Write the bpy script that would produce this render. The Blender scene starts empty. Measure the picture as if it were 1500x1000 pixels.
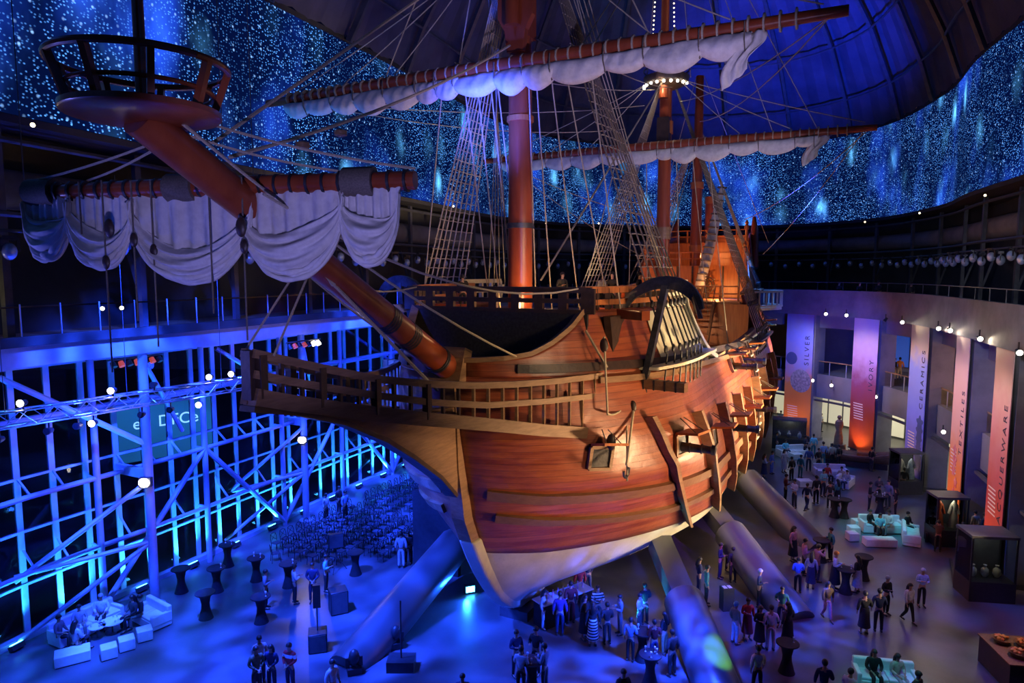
import bpy, math, random
from mathutils import Vector, Matrix
from bisect import bisect_right
R = math.radians
random.seed(7)
SC = bpy.context.scene
COL = SC.collection

# ------------------------------------------------------------------ camera, exposure, world
EYE = 14.5                      # the photographer stands on the upper balcony
PITCH = math.atan(0.1)
cam = bpy.data.cameras.new('camera')
cam.lens = 24.0; cam.sensor_width = 36.0; cam.clip_end = 400
camo = bpy.data.objects.new('camera', cam); COL.objects.link(camo)
camo.location = (0, 0, EYE); camo.rotation_euler = (math.pi/2 - PITCH, 0, 0)
SC.camera = camo
SC.view_settings.view_transform = 'Standard'
SC.view_settings.look = 'None'
SC.view_settings.gamma = 1.0
SC.view_settings.use_curve_mapping = False
SC.view_settings.exposure = 0.15
SC.cycles.use_denoising = True
SC.cycles.max_bounces = 5
SC.cycles.diffuse_bounces = 3
SC.cycles.glossy_bounces = 3
SC.cycles.transmission_bounces = 4
SC.cycles.transparent_max_bounces = 8
SC.cycles.caustics_reflective = False
SC.cycles.caustics_refractive = False
SC.cycles.sample_clamp_indirect = 4.0
w = bpy.data.worlds.new('world'); SC.world = w; w.use_nodes = True
w.node_tree.nodes['Background'].inputs[0].default_value = (.05, .09, .5, 1)
w.node_tree.nodes['Background'].inputs[1].default_value = .02

# ------------------------------------------------------------------ lights of the hall and added unseen fill
def spot(name, loc, to, power, color, deg, blend=.5, size=.25, gobo=None):
    l = bpy.data.lights.new(name, 'SPOT'); l.energy = power; l.color = color
    l.spot_size = R(deg); l.spot_blend = blend; l.shadow_soft_size = size
    o = bpy.data.objects.new(name, l); COL.objects.link(o); o.location = loc
    o.rotation_euler = (Vector(to) - Vector(loc)).to_track_quat('-Z', 'Y').to_euler()
    if gobo:
        l.use_nodes = True; nt = l.node_tree; N = nt.nodes; em = N['Emission']
        tc = N.new('ShaderNodeTexCoord'); mp = N.new('ShaderNodeMapping'); mp.inputs['Scale'].default_value = (gobo, gobo, .001)
        no = N.new('ShaderNodeTexNoise'); no.inputs['Scale'].default_value = 1.0; no.inputs['Detail'].default_value = 1.5
        no.inputs['Distortion'].default_value = .6
        ra = N.new('ShaderNodeValToRGB'); ra.color_ramp.elements[0].position = .44; ra.color_ramp.elements[0].color = (.12, .12, .12, 1)
        ra.color_ramp.elements[1].position = .62; ra.color_ramp.elements[1].color = (1, 1, 1, 1)
        nt.links.new(tc.outputs['Normal'], mp.inputs[0]); nt.links.new(mp.outputs[0], no.inputs[0])
        nt.links.new(no.outputs[0], ra.inputs[0]); nt.links.new(ra.outputs[0], em.inputs['Strength'])
    return o
def point(name, loc, power, color, size=.1):
    l = bpy.data.lights.new(name, 'POINT'); l.energy = power; l.color = color; l.shadow_soft_size = size
    o = bpy.data.objects.new(name, l); COL.objects.link(o); o.location = loc
    return o
WARM = (1, .7, .4); BLUE = (.015, .06, 1); CYAN = (.03, .4, 1); VIO = (.35, .08, 1)
# unseen warm floods, added without fixtures, wash the port side mostly from low right
spot('unseen_flood', (23, 28, 4.4), (7, 32.5, 8.2), 165000, WARM, 54, .5, 1.0)
spot('unseen_flood', (18.5, 17, 4.0), (3.5, 26, 8.4), 20000, (1, .6, .3), 46, .9, 1.2)
spot('unseen_flood', (21, 22, 3.0), (5.5, 31, 3.3), 8000, (1, .85, .62), 30, .8, .4)
spot('unseen_flood', (22, 33, 7.3), (8, 40, 8), 30000, WARM, 62, .5, .2)
spot('unseen_flood', (24.5, 50, 7.5), (14, 56, 9), 10000, WARM, 66, .6, .25)
spot('unseen_flood', (13, 7, 15.5), (2, 22.5, 11.8), 5500, WARM, 34, .6, .9)
# added unseen fill: warm on the masts, blue-violet on the sails
spot('mast_fill', (16, 14, 15.3), (2, 29, 19), 1500, (1, .7, .6), 40, .8, .2)
spot('mast_fill', (26, 40, 15.4), (10, 47, 19), 1500, (1, .75, .6), 36, .8, .2)
spot('sail_fill', (-2, 3, 11.8), (-4.9, 14.5, 14.9), 3000, (.38, .34, 1), 38, .5, .15)
spot('sail_fill', (-17, 15, 11.5), (-6, 15, 15.6), 900, (.2, .2, 1), 55, .6, .15)
spot('sail_fill', (4, 10, 13.5), (2, 27.4, 22.3), 5200, (.55, .46, 1), 60, .7, .15)
spot('sail_fill', (14, 28, 14), (9, 45.5, 22.3), 4200, (.62, .58, 1), 70, .7, .15)
# blue wash from the roof and over the left of the floor
spot('unseen_wash', (-12, 22, 19), (-11, 33, 0), 125000, BLUE, 95, .8, .3, 11)
spot('unseen_wash', (-6, 40, 19), (-6, 46, 0), 120000, BLUE, 90, .8, .3, 11)
spot('unseen_wash', (-9, 24, 10.4), (-4, 23.5, 0), 26000, BLUE, 105, .8, .3, 7)  # unseen wash added in mid-air to turn the floor blue
spot('unseen_wash', (14, 30, 19), (15, 34, 0), 9000, (.04, .16, 1), 85, .8, .3, 14)
spot('unseen_wash', (20, 52, 19), (21, 52, 0), 9000, (.04, .2, 1), 85, .8, .3, 14)
spot('unseen_wash', (18, 20, 19), (15, 27, 0), 5500, VIO, 50, .8, .3, 9)
# unseen blue spots added to tint the spritsail, the bow and the window wall
spot('unseen_wash', (-15, 10, 9.5), (-6.5, 15, 15.9), 900, BLUE, 60, .7, .2)
spot('unseen_wash', (-13, 31, 2), (-2.5, 29, 8), 3500, BLUE, 80, .7, .2)
spot('unseen_wash', (-11, 20, 4), (-2, 24, 6), 1500, BLUE, 80, .7, .2)
for x_, y_ in ((-15, 17), (-13.5, 22), (-12, 27), (-10, 33), (-7.5, 39), (-4, 47)):
    spot('wall_fill', (x_, y_, 9.4), (x_-6, y_+3.5, 5.2), 1700, (.01, .035, 1), 120, .8, .2)
# roof cone, lit blue by unseen spots added in mid-hall
spot('roof_fill', (21, 44, 16), (25, 66, 36), 95000, (.012, .045, 1), 52, .9, .5)
spot('roof_fill', (-2, 24, 18), (8, 56, 40), 9000, (.03, .07, 1), 60, .9, .5)
# white sofas pick up a few cool pin spots
spot('pin_light', (16, 32, 17), (20.6, 37.3, 0), 7000, (.08, .8, .9), 15, .5, .1)
spot('pin_light', (10, 18, 16), (13.2, 22.4, 0), 3000, (.1, .85, .9), 14, .5, .1)
spot('pin_light', (-10, 20, 17), (-14.3, 25.6, 0), 2500, (.12, .6, 1), 22, .5, .1)
spot('pin_light', (18, 46, 17), (23, 53, 0), 2500, (.1, .5, 1), 26, .5, .1)
spot('pin_light', (4.7, 26.4, .5), (6.75, 27, 1.9), 420, (.01, .5, 1), 75, .5, .08)
spot('pin_light', (8.2, 13, 7), (7.35, 23.4, .9), 24000, (.25, 1, 0), 6.5, .6, .05)
spot('pin_light', (13, 18, 8), (11.2, 30.8, 1.7), 9000, (.35, .06, 1), 15, .7, .1)
spot('pin_light', (-9, 17, 4), (-4, 25.5, 1.8), 1500, BLUE, 60, .6, .1)
spot('parapet_fill', (12, 20, 15), (25.8, 36, 12.4), 5000, (.72, .76, 1), 42, .9, .2)  # unseen fill added to brighten the parapet
spot('facade_fill', (21.5, 45, 10.5), (26.5, 59, 8), 5000, BLUE, 80, .9, .2)  # unseen blue spots added to tint the facade
spot('facade_fill', (13, 30, 9.5), (27, 42, 6), 4200, BLUE, 60, .9, .2)
spot('floor_fill', (5.8, 22.5, 4.2), (4.6, 24.5, 0), 11000, BLUE, 118, .8, .2, 7)  # unseen low spots added to colour the floor by the hull blue
spot('floor_fill', (12, 27, 4.2), (11.5, 28, 0), 2500, BLUE, 118, .8, .2, 7)

# ------------------------------------------------------------------ tags and mesh building
def tag(o, label=None, cat=None, group=None, kind=None):
    if label: o['label'] = label
    if cat: o['category'] = cat
    if group: o['group'] = group
    if kind: o['kind'] = kind
    return o
def empty(name, loc=(0, 0, 0), rz=0, label=None, cat=None, group=None, parent=None):
    o = bpy.data.objects.new(name, None); COL.objects.link(o); o.empty_display_size = .3
    o.location = loc; o.rotation_euler = (0, 0, rz)
    if parent: o.parent = parent
    return tag(o, label, cat, group)
def copy_tree(o, parent=None):
    c = o.copy(); COL.objects.link(c)
    if parent: c.parent = parent
    for ch in list(o.children): copy_tree(ch, c)
    return c
def V3(*a): return Vector(a)
class MB:
    def __init__(s): s.v = []; s.f = []
    def add(s, vs, fs):
        n = len(s.v); s.v += [tuple(p) for p in vs]; s.f += [tuple(i+n for i in f) for f in fs]; return s
    def box(s, c, d, rz=0, rx=0):
        c = Vector(c); M = Matrix.Rotation(rz, 3, 'Z') @ Matrix.Rotation(rx, 3, 'X')
        P = [c + M @ Vector((x*d[0]/2, y*d[1]/2, z*d[2]/2)) for z in (-1, 1) for y in (-1, 1) for x in (-1, 1)]
        return s.add(P, [(0, 2, 3, 1), (4, 5, 7, 6), (0, 1, 5, 4), (2, 6, 7, 3), (0, 4, 6, 2), (1, 3, 7, 5)])
    def bar(s, p, q, a, b, up=(0, 0, 1)):
        p = Vector(p); q = Vector(q); d = (q-p).normalized(); x = d.cross(Vector(up))
        if x.length < 1e-4: x = d.cross(Vector((1, 0, 0)))
        x.normalize(); y = x.cross(d)
        P = [o + x*i*a/2 + y*j*b/2 for o in (p, q) for i, j in ((-1, -1), (1, -1), (1, 1), (-1, 1))]
        return s.add(P, [(0, 1, 2, 3), (7, 6, 5, 4), (0, 4, 5, 1), (1, 5, 6, 2), (2, 6, 7, 3), (3, 7, 4, 0)])
    def strip(s, pts, a, b, up=(0, 0, 1), side=None):
        # rectangular section swept along pts; a across, b along up
        n = len(pts); pts = [Vector(p) for p in pts]; P = []
        for i, p in enumerate(pts):
            d = (pts[min(i+1, n-1)] - pts[max(i-1, 0)]).normalized(); u = Vector(up)
            x = Vector(side[i]) if side else d.cross(u)
            if x.length < 1e-5: x = Vector((1, 0, 0))
            x.normalize(); y = x.cross(d).normalized()
            P += [p + x*k*a/2 + y*j*b/2 for k, j in ((-1, -1), (1, -1), (1, 1), (-1, 1))]
        F = [(0, 1, 2, 3), tuple(4*(n-1)+k for k in (3, 2, 1, 0))]
        for i in range(n-1):
            for k in range(4):
                F.append((4*i+k, 4*(i+1)+k, 4*(i+1)+(k+1) % 4, 4*i+(k+1) % 4))
        return s.add(P, F)
    def tube(s, pts, r, n=8, cap=True):
        pts = [Vector(p) for p in pts]; m = len(pts); rr = r if isinstance(r, (list, tuple)) else [r]*m
        P = []; x = None
        for i, p in enumerate(pts):
            d = (pts[min(i+1, m-1)] - pts[max(i-1, 0)]).normalized()
            if x is None: x = d.orthogonal().normalized()
            else:
                x = x - d*x.dot(d)
                x = x.normalized() if x.length > 1e-5 else d.orthogonal().normalized()
            y = d.cross(x)
            P += [p + (x*math.cos(2*math.pi*k/n) + y*math.sin(2*math.pi*k/n))*rr[i] for k in range(n)]
        F = []
        for i in range(m-1):
            for k in range(n):
                F.append((n*i+k, n*i+(k+1) % n, n*(i+1)+(k+1) % n, n*(i+1)+k))
        if cap: F += [tuple(range(n-1, -1, -1)), tuple(n*(m-1)+k for k in range(n))]
        return s.add(P, F)
    def lathe(s, prof, c=(0, 0, 0), n=16, sx=1, sy=1):
        c = Vector(c); P = []; m = len(prof)
        for r, z in prof: P += [c + Vector((r*sx*math.cos(2*math.pi*k/n), r*sy*math.sin(2*math.pi*k/n), z)) for k in range(n)]
        F = [(n*i+k, n*i+(k+1) % n, n*(i+1)+(k+1) % n, n*(i+1)+k) for i in range(m-1) for k in range(n)]
        F += [tuple(range(n-1, -1, -1)), tuple(n*(m-1)+k for k in range(n))]
        return s.add(P, F)
    def ball(s, c, rx, ry=None, rz=None, n=10, m=7):
        ry = ry or rx; rz = rz or rx; c = Vector(c)
        prof = [(math.sin(math.pi*i/m), -math.cos(math.pi*i/m)) for i in range(m+1)]
        P = []
        for a, z in prof: P += [c + Vector((rx*a*math.cos(2*math.pi*k/n), ry*a*math.sin(2*math.pi*k/n), rz*z)) for k in range(n)]
        return s.add(P, [(n*i+k, n*i+(k+1) % n, n*(i+1)+(k+1) % n, n*(i+1)+k) for i in range(m) for k in range(n)])
    def grid(s, fn, nu, nv, thick=None):
        P = [fn(i/nu, j/nv) for j in range(nv+1) for i in range(nu+1)]
        a = nu+1; F = [(j*a+i, j*a+i+1, (j+1)*a+i+1, (j+1)*a+i) for j in range(nv) for i in range(nu)]
        return s.add(P, F)
    def extrude(s, poly, p0, ex, ey, ez, t):
        # polygon (x,y) in plane ex,ey at p0, thickness t centred along ez
        p0, ex, ey, ez = map(Vector, (p0, ex, ey, ez)); n = len(poly)
        P = [p0 + ex*x + ey*y + ez*k*t/2 for k in (-1, 1) for x, y in poly]
        return s.add(P, [tuple(range(n-1, -1, -1)), tuple(range(n, 2*n))] + [(i, (i+1) % n, n+(i+1) % n, n+i) for i in range(n)])
    def mesh(s, name, mat=None, smooth=40):
        me = bpy.data.meshes.new(name); me.from_pydata(s.v, [], s.f)
        if mat: me.materials.append(mat)
        if smooth:
            me.polygons.foreach_set('use_smooth', [True]*len(me.polygons)); me.set_sharp_from_angle(angle=R(smooth))
        me.update(); return me
    def build(s, name, mat, parent=None, loc=None, rz=0, smooth=40, fix=False):
        me = s.mesh(name, mat, smooth)
        if fix:
            import bmesh
            b = bmesh.new(); b.from_mesh(me); bmesh.ops.recalc_face_normals(b, faces=b.faces); b.to_mesh(me); b.free()
        o = bpy.data.objects.new(name, me); COL.objects.link(o)
        if parent: o.parent = parent
        if loc is not None: o.location = loc
        if rz: o.rotation_euler = (0, 0, rz)
        return o
def solid(o, t, off=0):
    m = o.modifiers.new('thickness', 'SOLIDIFY'); m.thickness = t; m.offset = off; return o
def bevel(o, w, seg=2):
    m = o.modifiers.new('bevel', 'BEVEL'); m.width = w; m.segments = seg; return o

# ------------------------------------------------------------------ materials
def mat(name, col, rough=.6, metal=0, noise=None, bump=0, bscale=8, spec=.5, emit=None, estr=0, col2=None, nscale=3, stretch=(1, 1, 1), alpha=None, trans=0):
    m = bpy.data.materials.new(name); m.use_nodes = True; nt = m.node_tree; N = nt.nodes; L = nt.links
    b = N['Principled BSDF']; b.inputs['Base Color'].default_value = (*col, 1); b.inputs['Roughness'].default_value = rough
    b.inputs['Metallic'].default_value = metal; b.inputs['Specular IOR Level'].default_value = spec
    if emit: b.inputs['Emission Color'].default_value = (*emit, 1); b.inputs['Emission Strength'].default_value = estr
    if trans: b.inputs['Transmission Weight'].default_value = trans
    tc = mp = None
    if col2 or bump:
        tc = N.new('ShaderNodeTexCoord'); mp = N.new('ShaderNodeMapping'); mp.inputs['Scale'].default_value = stretch
        L.new(tc.outputs['Object'], mp.inputs[0])
    if col2:
        no = N.new('ShaderNodeTexNoise'); no.inputs['Scale'].default_value = nscale; no.inputs['Detail'].default_value = 5; no.inputs['Roughness'].default_value = .6
        L.new(mp.outputs[0], no.inputs[0])
        ra = N.new('ShaderNodeValToRGB'); ra.color_ramp.elements[0].position = .35; ra.color_ramp.elements[1].position = .65
        ra.color_ramp.elements[0].color = (*col, 1); ra.color_ramp.elements[1].color = (*col2, 1)
        L.new(no.outputs[0], ra.inputs[0]); L.new(ra.outputs[0], b.inputs['Base Color'])
    if bump:
        n2 = N.new('ShaderNodeTexNoise'); n2.inputs['Scale'].default_value = bscale; n2.inputs['Detail'].default_value = 3
        bu = N.new('ShaderNodeBump'); bu.inputs['Strength'].default_value = bump; bu.inputs['Distance'].default_value = .05
        L.new(mp.outputs[0], n2.inputs[0]); L.new(n2.outputs[0], bu.inputs['Height']); L.new(bu.outputs[0], b.inputs['Normal'])
    return m
def hull_mat():
    m = mat('varnished_planks', (.30, .065, .02), .36, spec=.6)
    nt = m.node_tree; N = nt.nodes; L = nt.links; b = N['Principled BSDF']
    tc = N.new('ShaderNodeTexCoord'); sep = N.new('ShaderNodeSeparateXYZ'); L.new(tc.outputs['Object'], sep.inputs[0])
    # each strake its own tone
    mul = N.new('ShaderNodeMath'); mul.operation = 'MULTIPLY'; mul.inputs[1].default_value = 4.2; L.new(sep.outputs['Z'], mul.inputs[0])
    fl = N.new('ShaderNodeMath'); fl.operation = 'FLOOR'; L.new(mul.outputs[0], fl.inputs[0])
    wn = N.new('ShaderNodeTexWhiteNoise'); wn.noise_dimensions = '1D'; L.new(fl.outputs[0], wn.inputs['W'])
    mp = N.new('ShaderNodeMapping'); mp.inputs['Scale'].default_value = (.5, .22, 5); L.new(tc.outputs['Object'], mp.inputs[0])
    no = N.new('ShaderNodeTexNoise'); no.inputs['Scale'].default_value = 1.6; no.inputs['Detail'].default_value = 7; no.inputs['Roughness'].default_value = .65; L.new(mp.outputs[0], no.inputs[0])
    mx = N.new('ShaderNodeMath'); mx.operation = 'MULTIPLY_ADD'; mx.inputs[1].default_value = .22; L.new(wn.outputs[0], mx.inputs[0]); L.new(no.outputs[0], mx.inputs[2])
    ra = N.new('ShaderNodeValToRGB'); e = ra.color_ramp.elements
    e[0].position = .42; e[0].color = (.18, .028, .01, 1); e[1].position = .95; e[1].color = (.42, .12, .04, 1)
    L.new(mx.outputs[0], ra.inputs[0])
    fr = N.new('ShaderNodeMath'); fr.operation = 'FRACT'; L.new(mul.outputs[0], fr.inputs[0])
    se = N.new('ShaderNodeMath'); se.operation = 'LESS_THAN'; se.inputs[1].default_value = .07; L.new(fr.outputs[0], se.inputs[0])
    mc = N.new('ShaderNodeMixRGB'); mc.blend_type = 'MULTIPLY'; mc.inputs[2].default_value = (.55, .5, .5, 1); L.new(se.outputs[0], mc.inputs[0]); L.new(ra.outputs[0], mc.inputs[1])
    L.new(mc.outputs[0], b.inputs['Base Color']); b.inputs['Coat Weight'].default_value = .35; b.inputs['Coat Roughness'].default_value = .42
    n2 = N.new('ShaderNodeTexNoise'); n2.inputs['Scale'].default_value = 1.3; n2.inputs['Detail'].default_value = 6; L.new(tc.outputs['Object'], n2.inputs[0])
    r2 = N.new('ShaderNodeMapRange'); r2.inputs[3].default_value = .3; r2.inputs[4].default_value = .5; L.new(n2.outputs[0], r2.inputs[0]); L.new(r2.outputs[0], b.inputs['Roughness'])
    bu = N.new('ShaderNodeBump'); bu.inputs['Strength'].default_value = .8; bu.inputs['Distance'].default_value = .07
    su = N.new('ShaderNodeMath'); su.operation = 'SUBTRACT'; L.new(n2.outputs[0], su.inputs[0]); L.new(se.outputs[0], su.inputs[1])
    L.new(su.outputs[0], bu.inputs['Height']); L.new(bu.outputs[0], b.inputs['Normal'])
    return m
def star_mat():
    m = bpy.data.materials.new('led_star_field'); m.use_nodes = True; nt = m.node_tree; N = nt.nodes; L = nt.links
    N.remove(N['Principled BSDF']); em = N.new('ShaderNodeEmission'); L.new(em.outputs[0], N['Material Output'].inputs[0])
    uv = N.new('ShaderNodeUVMap'); uv.uv_map = 'UVMap'
    def math_(op, a, b2=None, c=None):
        n = N.new('ShaderNodeMath'); n.operation = op
        for i, x in enumerate((a, b2, c)):
            if x is None: continue
            if isinstance(x, (int, float)): n.inputs[i].default_value = x
            else: L.new(x, n.inputs[i])
        return n.outputs[0]
    def vor(scale, sx, sy, r0, r1, dens):
        mp = N.new('ShaderNodeMapping'); mp.inputs['Scale'].default_value = (sx, sy, 1); L.new(uv.outputs[0], mp.inputs[0])
        v = N.new('ShaderNodeTexVoronoi'); v.voronoi_dimensions = '2D'; v.inputs['Scale'].default_value = scale; L.new(mp.outputs[0], v.inputs['Vector'])
        sp = N.new('ShaderNodeSeparateColor'); L.new(v.outputs['Color'], sp.inputs[0])
        mr = N.new('ShaderNodeMapRange'); mr.inputs[1].default_value = r0; mr.inputs[2].default_value = r1; mr.inputs[3].default_value = 1; mr.inputs[4].default_value = 0
        L.new(v.outputs['Distance'], mr.inputs[0])
        on = math_('GREATER_THAN', sp.outputs[0], 1-dens)
        br = math_('MULTIPLY_ADD', sp.outputs[1], .8, .2)
        return math_('MULTIPLY', math_('MULTIPLY', mr.outputs[0], on), br)
    def noise(scale, sx, sy, lo, hi, det=4):
        mp = N.new('ShaderNodeMapping'); mp.inputs['Scale'].default_value = (sx, sy, 1); L.new(uv.outputs[0], mp.inputs[0])
        n = N.new('ShaderNodeTexNoise'); n.inputs['Scale'].default_value = scale; n.inputs['Detail'].default_value = det; L.new(mp.outputs[0], n.inputs[0])
        mr = N.new('ShaderNodeMapRange'); mr.inputs[1].default_value = lo; mr.inputs[2].default_value = hi; L.new(n.outputs[0], mr.inputs[0])
        return mr.outputs[0]
    neb = noise(.17, 1, .55, .47, .7, 5); neb2 = noise(.55, 1, .4, .5, .8, 4); cl = noise(.22, 1, .8, .4, .68, 4)
    s1 = math_('MULTIPLY', vor(8.5, .7, 1, .1, .34, .55), math_('MULTIPLY_ADD', cl, .95, .25))
    s2 = vor(1.6, 1, 1, .03, .13, .5); s3 = math_('MULTIPLY', vor(.3, 1, .6, .0, .3, .8), math_('ADD', neb2, .12))
    def rgb(c, f, k):
        n = N.new('ShaderNodeVectorMath'); n.operation = 'SCALE'; n.inputs[0].default_value = tuple(x*k for x in c); L.new(f, n.inputs['Scale']); return n.outputs[0]
    def addv(a, b2):
        n = N.new('ShaderNodeVectorMath'); n.operation = 'ADD'; L.new(a, n.inputs[0])
        if isinstance(b2, tuple): n.inputs[1].default_value = b2
        else: L.new(b2, n.inputs[1])
        return n.outputs[0]
    c = rgb((.02, .1, 1), math_('MULTIPLY', neb, neb), .85)
    c = addv(c, rgb((.05, .2, 1), math_('MULTIPLY', neb2, neb), .5))
    c = addv(c, rgb((.09, .34, 1), s1, 1.9))
    c = addv(c, rgb((.25, .5, 1), s2, 1.2))
    c = addv(c, rgb((.12, .5, 1), math_('POWER', s3, 1.5), 6.0))
    c = addv(c, (.0008, .004, .035))
    L.new(c, em.inputs[0]); em.inputs[1].default_value = 1.15
    return m
M = {}
M['hull'] = hull_mat()
M['cream'] = mat('cream_antifouling_paint', (.62, .58, .44), .45, col2=(.5, .47, .35), nscale=1.2, bump=.15)
M['oak'] = mat('weathered_oak_timber', (.30, .17, .085), .5, col2=(.2, .11, .055), nscale=3, stretch=(1, .4, 3), bump=.3)
M['wale'] = mat('brown_wale_timber', (.2, .1, .05), .4, col2=(.15, .07, .035), nscale=3, stretch=(1, .4, 3), bump=.2)
M['dark'] = mat('dark_stained_timber', (.055, .03, .022), .45, col2=(.03, .018, .014), nscale=4, bump=.2)
M['spar'] = mat('polished_red_spar', (.34, .075, .025), .3, col2=(.22, .04, .015), nscale=1.5, stretch=(1, 1, .2), bump=.06)
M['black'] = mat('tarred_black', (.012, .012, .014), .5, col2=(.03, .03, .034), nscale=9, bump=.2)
M['deck'] = mat('deck_planks', (.42, .2, .09), .55, col2=(.3, .13, .055), nscale=2, stretch=(6, .3, 1))
M['sail'] = mat('furled_canvas', (.72, .69, .63), .85, col2=(.6, .57, .52), nscale=5, bump=.35, bscale=5)
M['rope'] = mat('hemp_rope', (.5, .43, .3), .8, col2=(.34, .28, .19), nscale=30)
M['tar'] = mat('tarred_rope', (.10, .08, .06), .7, col2=(.17, .14, .10), nscale=30)
M['white'] = mat('cream_painted_timber', (.75, .7, .5), .5, col2=(.66, .6, .42), nscale=4)
M['cabin'] = mat('orange_varnished_cabin', (.5, .17, .045), .4, col2=(.38, .11, .03), nscale=2, stretch=(5, 5, .4))
M['iron'] = mat('black_iron', (.05, .052, .06), .45, .6, col2=(.09, .09, .1), nscale=6)
M['star'] = star_mat()
M['concrete'] = mat('grey_concrete', (.20, .20, .21), .8, col2=(.13, .13, .14), nscale=.6, bump=.2, bscale=3)
M['darkwall'] = mat('charcoal_wall', (.045, .047, .052), .85, col2=(.03, .031, .035), nscale=.5, bump=.2)
M['roof'] = mat('dark_roof_membrane', (.09, .09, .13), .8, col2=(.05, .05, .08), nscale=.35, bump=.4, bscale=.8)
M['steel'] = mat('painted_steel', (.38, .4, .5), .45, .1, col2=(.32, .34, .42), nscale=2)
M['steeld'] = mat('dark_steel', (.10, .105, .115), .5, .3, col2=(.07, .07, .08), nscale=2)
M['alu'] = mat('aluminium_truss', (.7, .7, .72), .3, .9, col2=(.6, .6, .62), nscale=5)
M['leg'] = mat('grey_steel_leg', (.11, .115, .125), .38, .2, col2=(.11, .112, .12), nscale=1.2, bump=.1, bscale=2)
M['panel'] = mat('grey_cladding', (.16, .165, .19), .6, col2=(.13, .135, .155), nscale=.7)
M['carpet'] = mat('grey_upper_floor', (.25, .24, .23), .7, col2=(.2, .19, .185), nscale=3)
M['leather'] = mat('white_leather', (.8, .8, .82), .5, col2=(.72, .72, .75), nscale=6)
M['blackcloth'] = mat('black_stretch_cloth', (.012, .012, .016), .8, col2=(.02, .02, .025), nscale=5)
M['plastic'] = mat('black_plastic', (.02, .02, .023), .45, col2=(.03, .03, .034), nscale=7)
M['chair'] = mat('black_lacquered_wood', (.010, .009, .010), .6, spec=.15, col2=(.03, .028, .03), nscale=6)
M['seatpad'] = mat('grey_seat_pad', (.035, .035, .045), .7, col2=(.07, .07, .09), nscale=6)
M['lampwhite'] = mat('lamp_lens', (.9, .9, .9), .3, emit=(1, .9, .7), estr=7)
M['lampwarm'] = mat('warm_lamp_lens', (.9, .8, .6), .3, emit=(1, .8, .45), estr=5)
M['lampblue'] = mat('blue_lamp_lens', (.2, .6, .9), .3, emit=(.05, .45, 1), estr=25)
M['lampred'] = mat('red_lamp_lens', (.5, .1, .05), .3, emit=(1, .12, .03), estr=.35)
M['green'] = mat('green_exit_light', (.1, .8, .3), .3, emit=(0, 1, .25), estr=2)
M['ice'] = mat('spotlight_lens', (.55, .65, .85), .15, .6, col2=(.7, .8, .95), nscale=9)
M['skin'] = mat('brown_skin', (.42, .24, .16), .55, col2=(.38, .21, .14), nscale=9)
M['hair'] = mat('black_hair', (.012, .009, .008), .5, col2=(.02, .015, .013), nscale=20)
M['greyhair'] = mat('grey_hair', (.3, .3, .3), .6, col2=(.4, .4, .4), nscale=20)
M['food'] = mat('golden_pastry', (.6, .28, .06), .5, col2=(.45, .15, .03), nscale=9, bump=.3)
M['foodred'] = mat('red_fruit', (.55, .07, .02), .4, col2=(.6, .2, .03), nscale=12)
M['wicker'] = mat('wicker', (.25, .13, .05), .7, col2=(.16, .08, .03), nscale=20, bump=.4)
g = bpy.data.materials.new('clear_glass'); g.use_nodes = True; gn = g.node_tree.nodes; gl = g.node_tree.links
gt = gn.new('ShaderNodeBsdfTransparent'); gt.inputs[0].default_value = (.8, .88, .95, 1); gg = gn.new('ShaderNodeBsdfGlossy'); gg.inputs['Roughness'].default_value = .03
gm = gn.new('ShaderNodeMixShader'); fz = gn.new('ShaderNodeFresnel'); fz.inputs[0].default_value = 1.45
gn.remove(gn['Principled BSDF']); gl.new(fz.outputs[0], gm.inputs[0]); gl.new(gt.outputs[0], gm.inputs[1]); gl.new(gg.outputs[0], gm.inputs[2]); gl.new(gm.outputs[0], gn['Material Output'].inputs[0])
M['glass'] = g
def floor_mat():
    m = mat('polished_concrete_floor', (.085, .085, .095), .33, col2=(.14, .14, .15), nscale=.35, bump=.03, bscale=6)
    return m
M['floor'] = floor_mat()
# ------------------------------------------------------------------ plan curves and the building
def fp(px, py, z=0):
    """point of the plane z seen at a pixel of the photograph"""
    a = (px-750)/1000; b = -(py-500)/1000; cp = math.cos(PITCH); sp = math.sin(PITCH)
    d = Vector((a, cp+b*sp, -sp+b*cp)); return Vector((0, 0, EYE)) + d*((z-EYE)/d.z)
def catmull(P, n=8):
    out = []
    for i in range(len(P)-1):
        p0 = P[max(i-1, 0)]; p1 = P[i]; p2 = P[i+1]; p3 = P[min(i+2, len(P)-1)]
        for k in range(n):
            t = k/n; out.append(tuple(.5*(2*p1[j] + (p2[j]-p0[j])*t + (2*p0[j]-5*p1[j]+4*p2[j]-p3[j])*t*t + (3*p1[j]-p0[j]-3*p2[j]+p3[j])*t**3) for j in range(2)))
    out.append(tuple(P[-1])); return out
def offset(C, d):
    out = []
    for i, p in enumerate(C):
        a = C[max(i-1, 0)]; b = C[min(i+1, len(C)-1)]; tx, ty = b[0]-a[0], b[1]-a[1]; l = math.hypot(tx, ty) or 1
        out.append((p[0]+d*ty/l, p[1]-d*tx/l))
    return out
def resample(C, step):
    out = [(C[0][0], C[0][1], 0)]; acc = 0; nxt = step
    for i in range(len(C)-1):
        a, b = C[i], C[i+1]; l = math.hypot(b[0]-a[0], b[1]-a[1])
        while acc+l >= nxt:
            t = (nxt-acc)/l; out.append((a[0]+(b[0]-a[0])*t, a[1]+(b[1]-a[1])*t, math.atan2(b[1]-a[1], b[0]-a[0]))); nxt += step
        acc += l
    if len(out) > 1: out[0] = (out[0][0], out[0][1], out[1][2])
    return out
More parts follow.
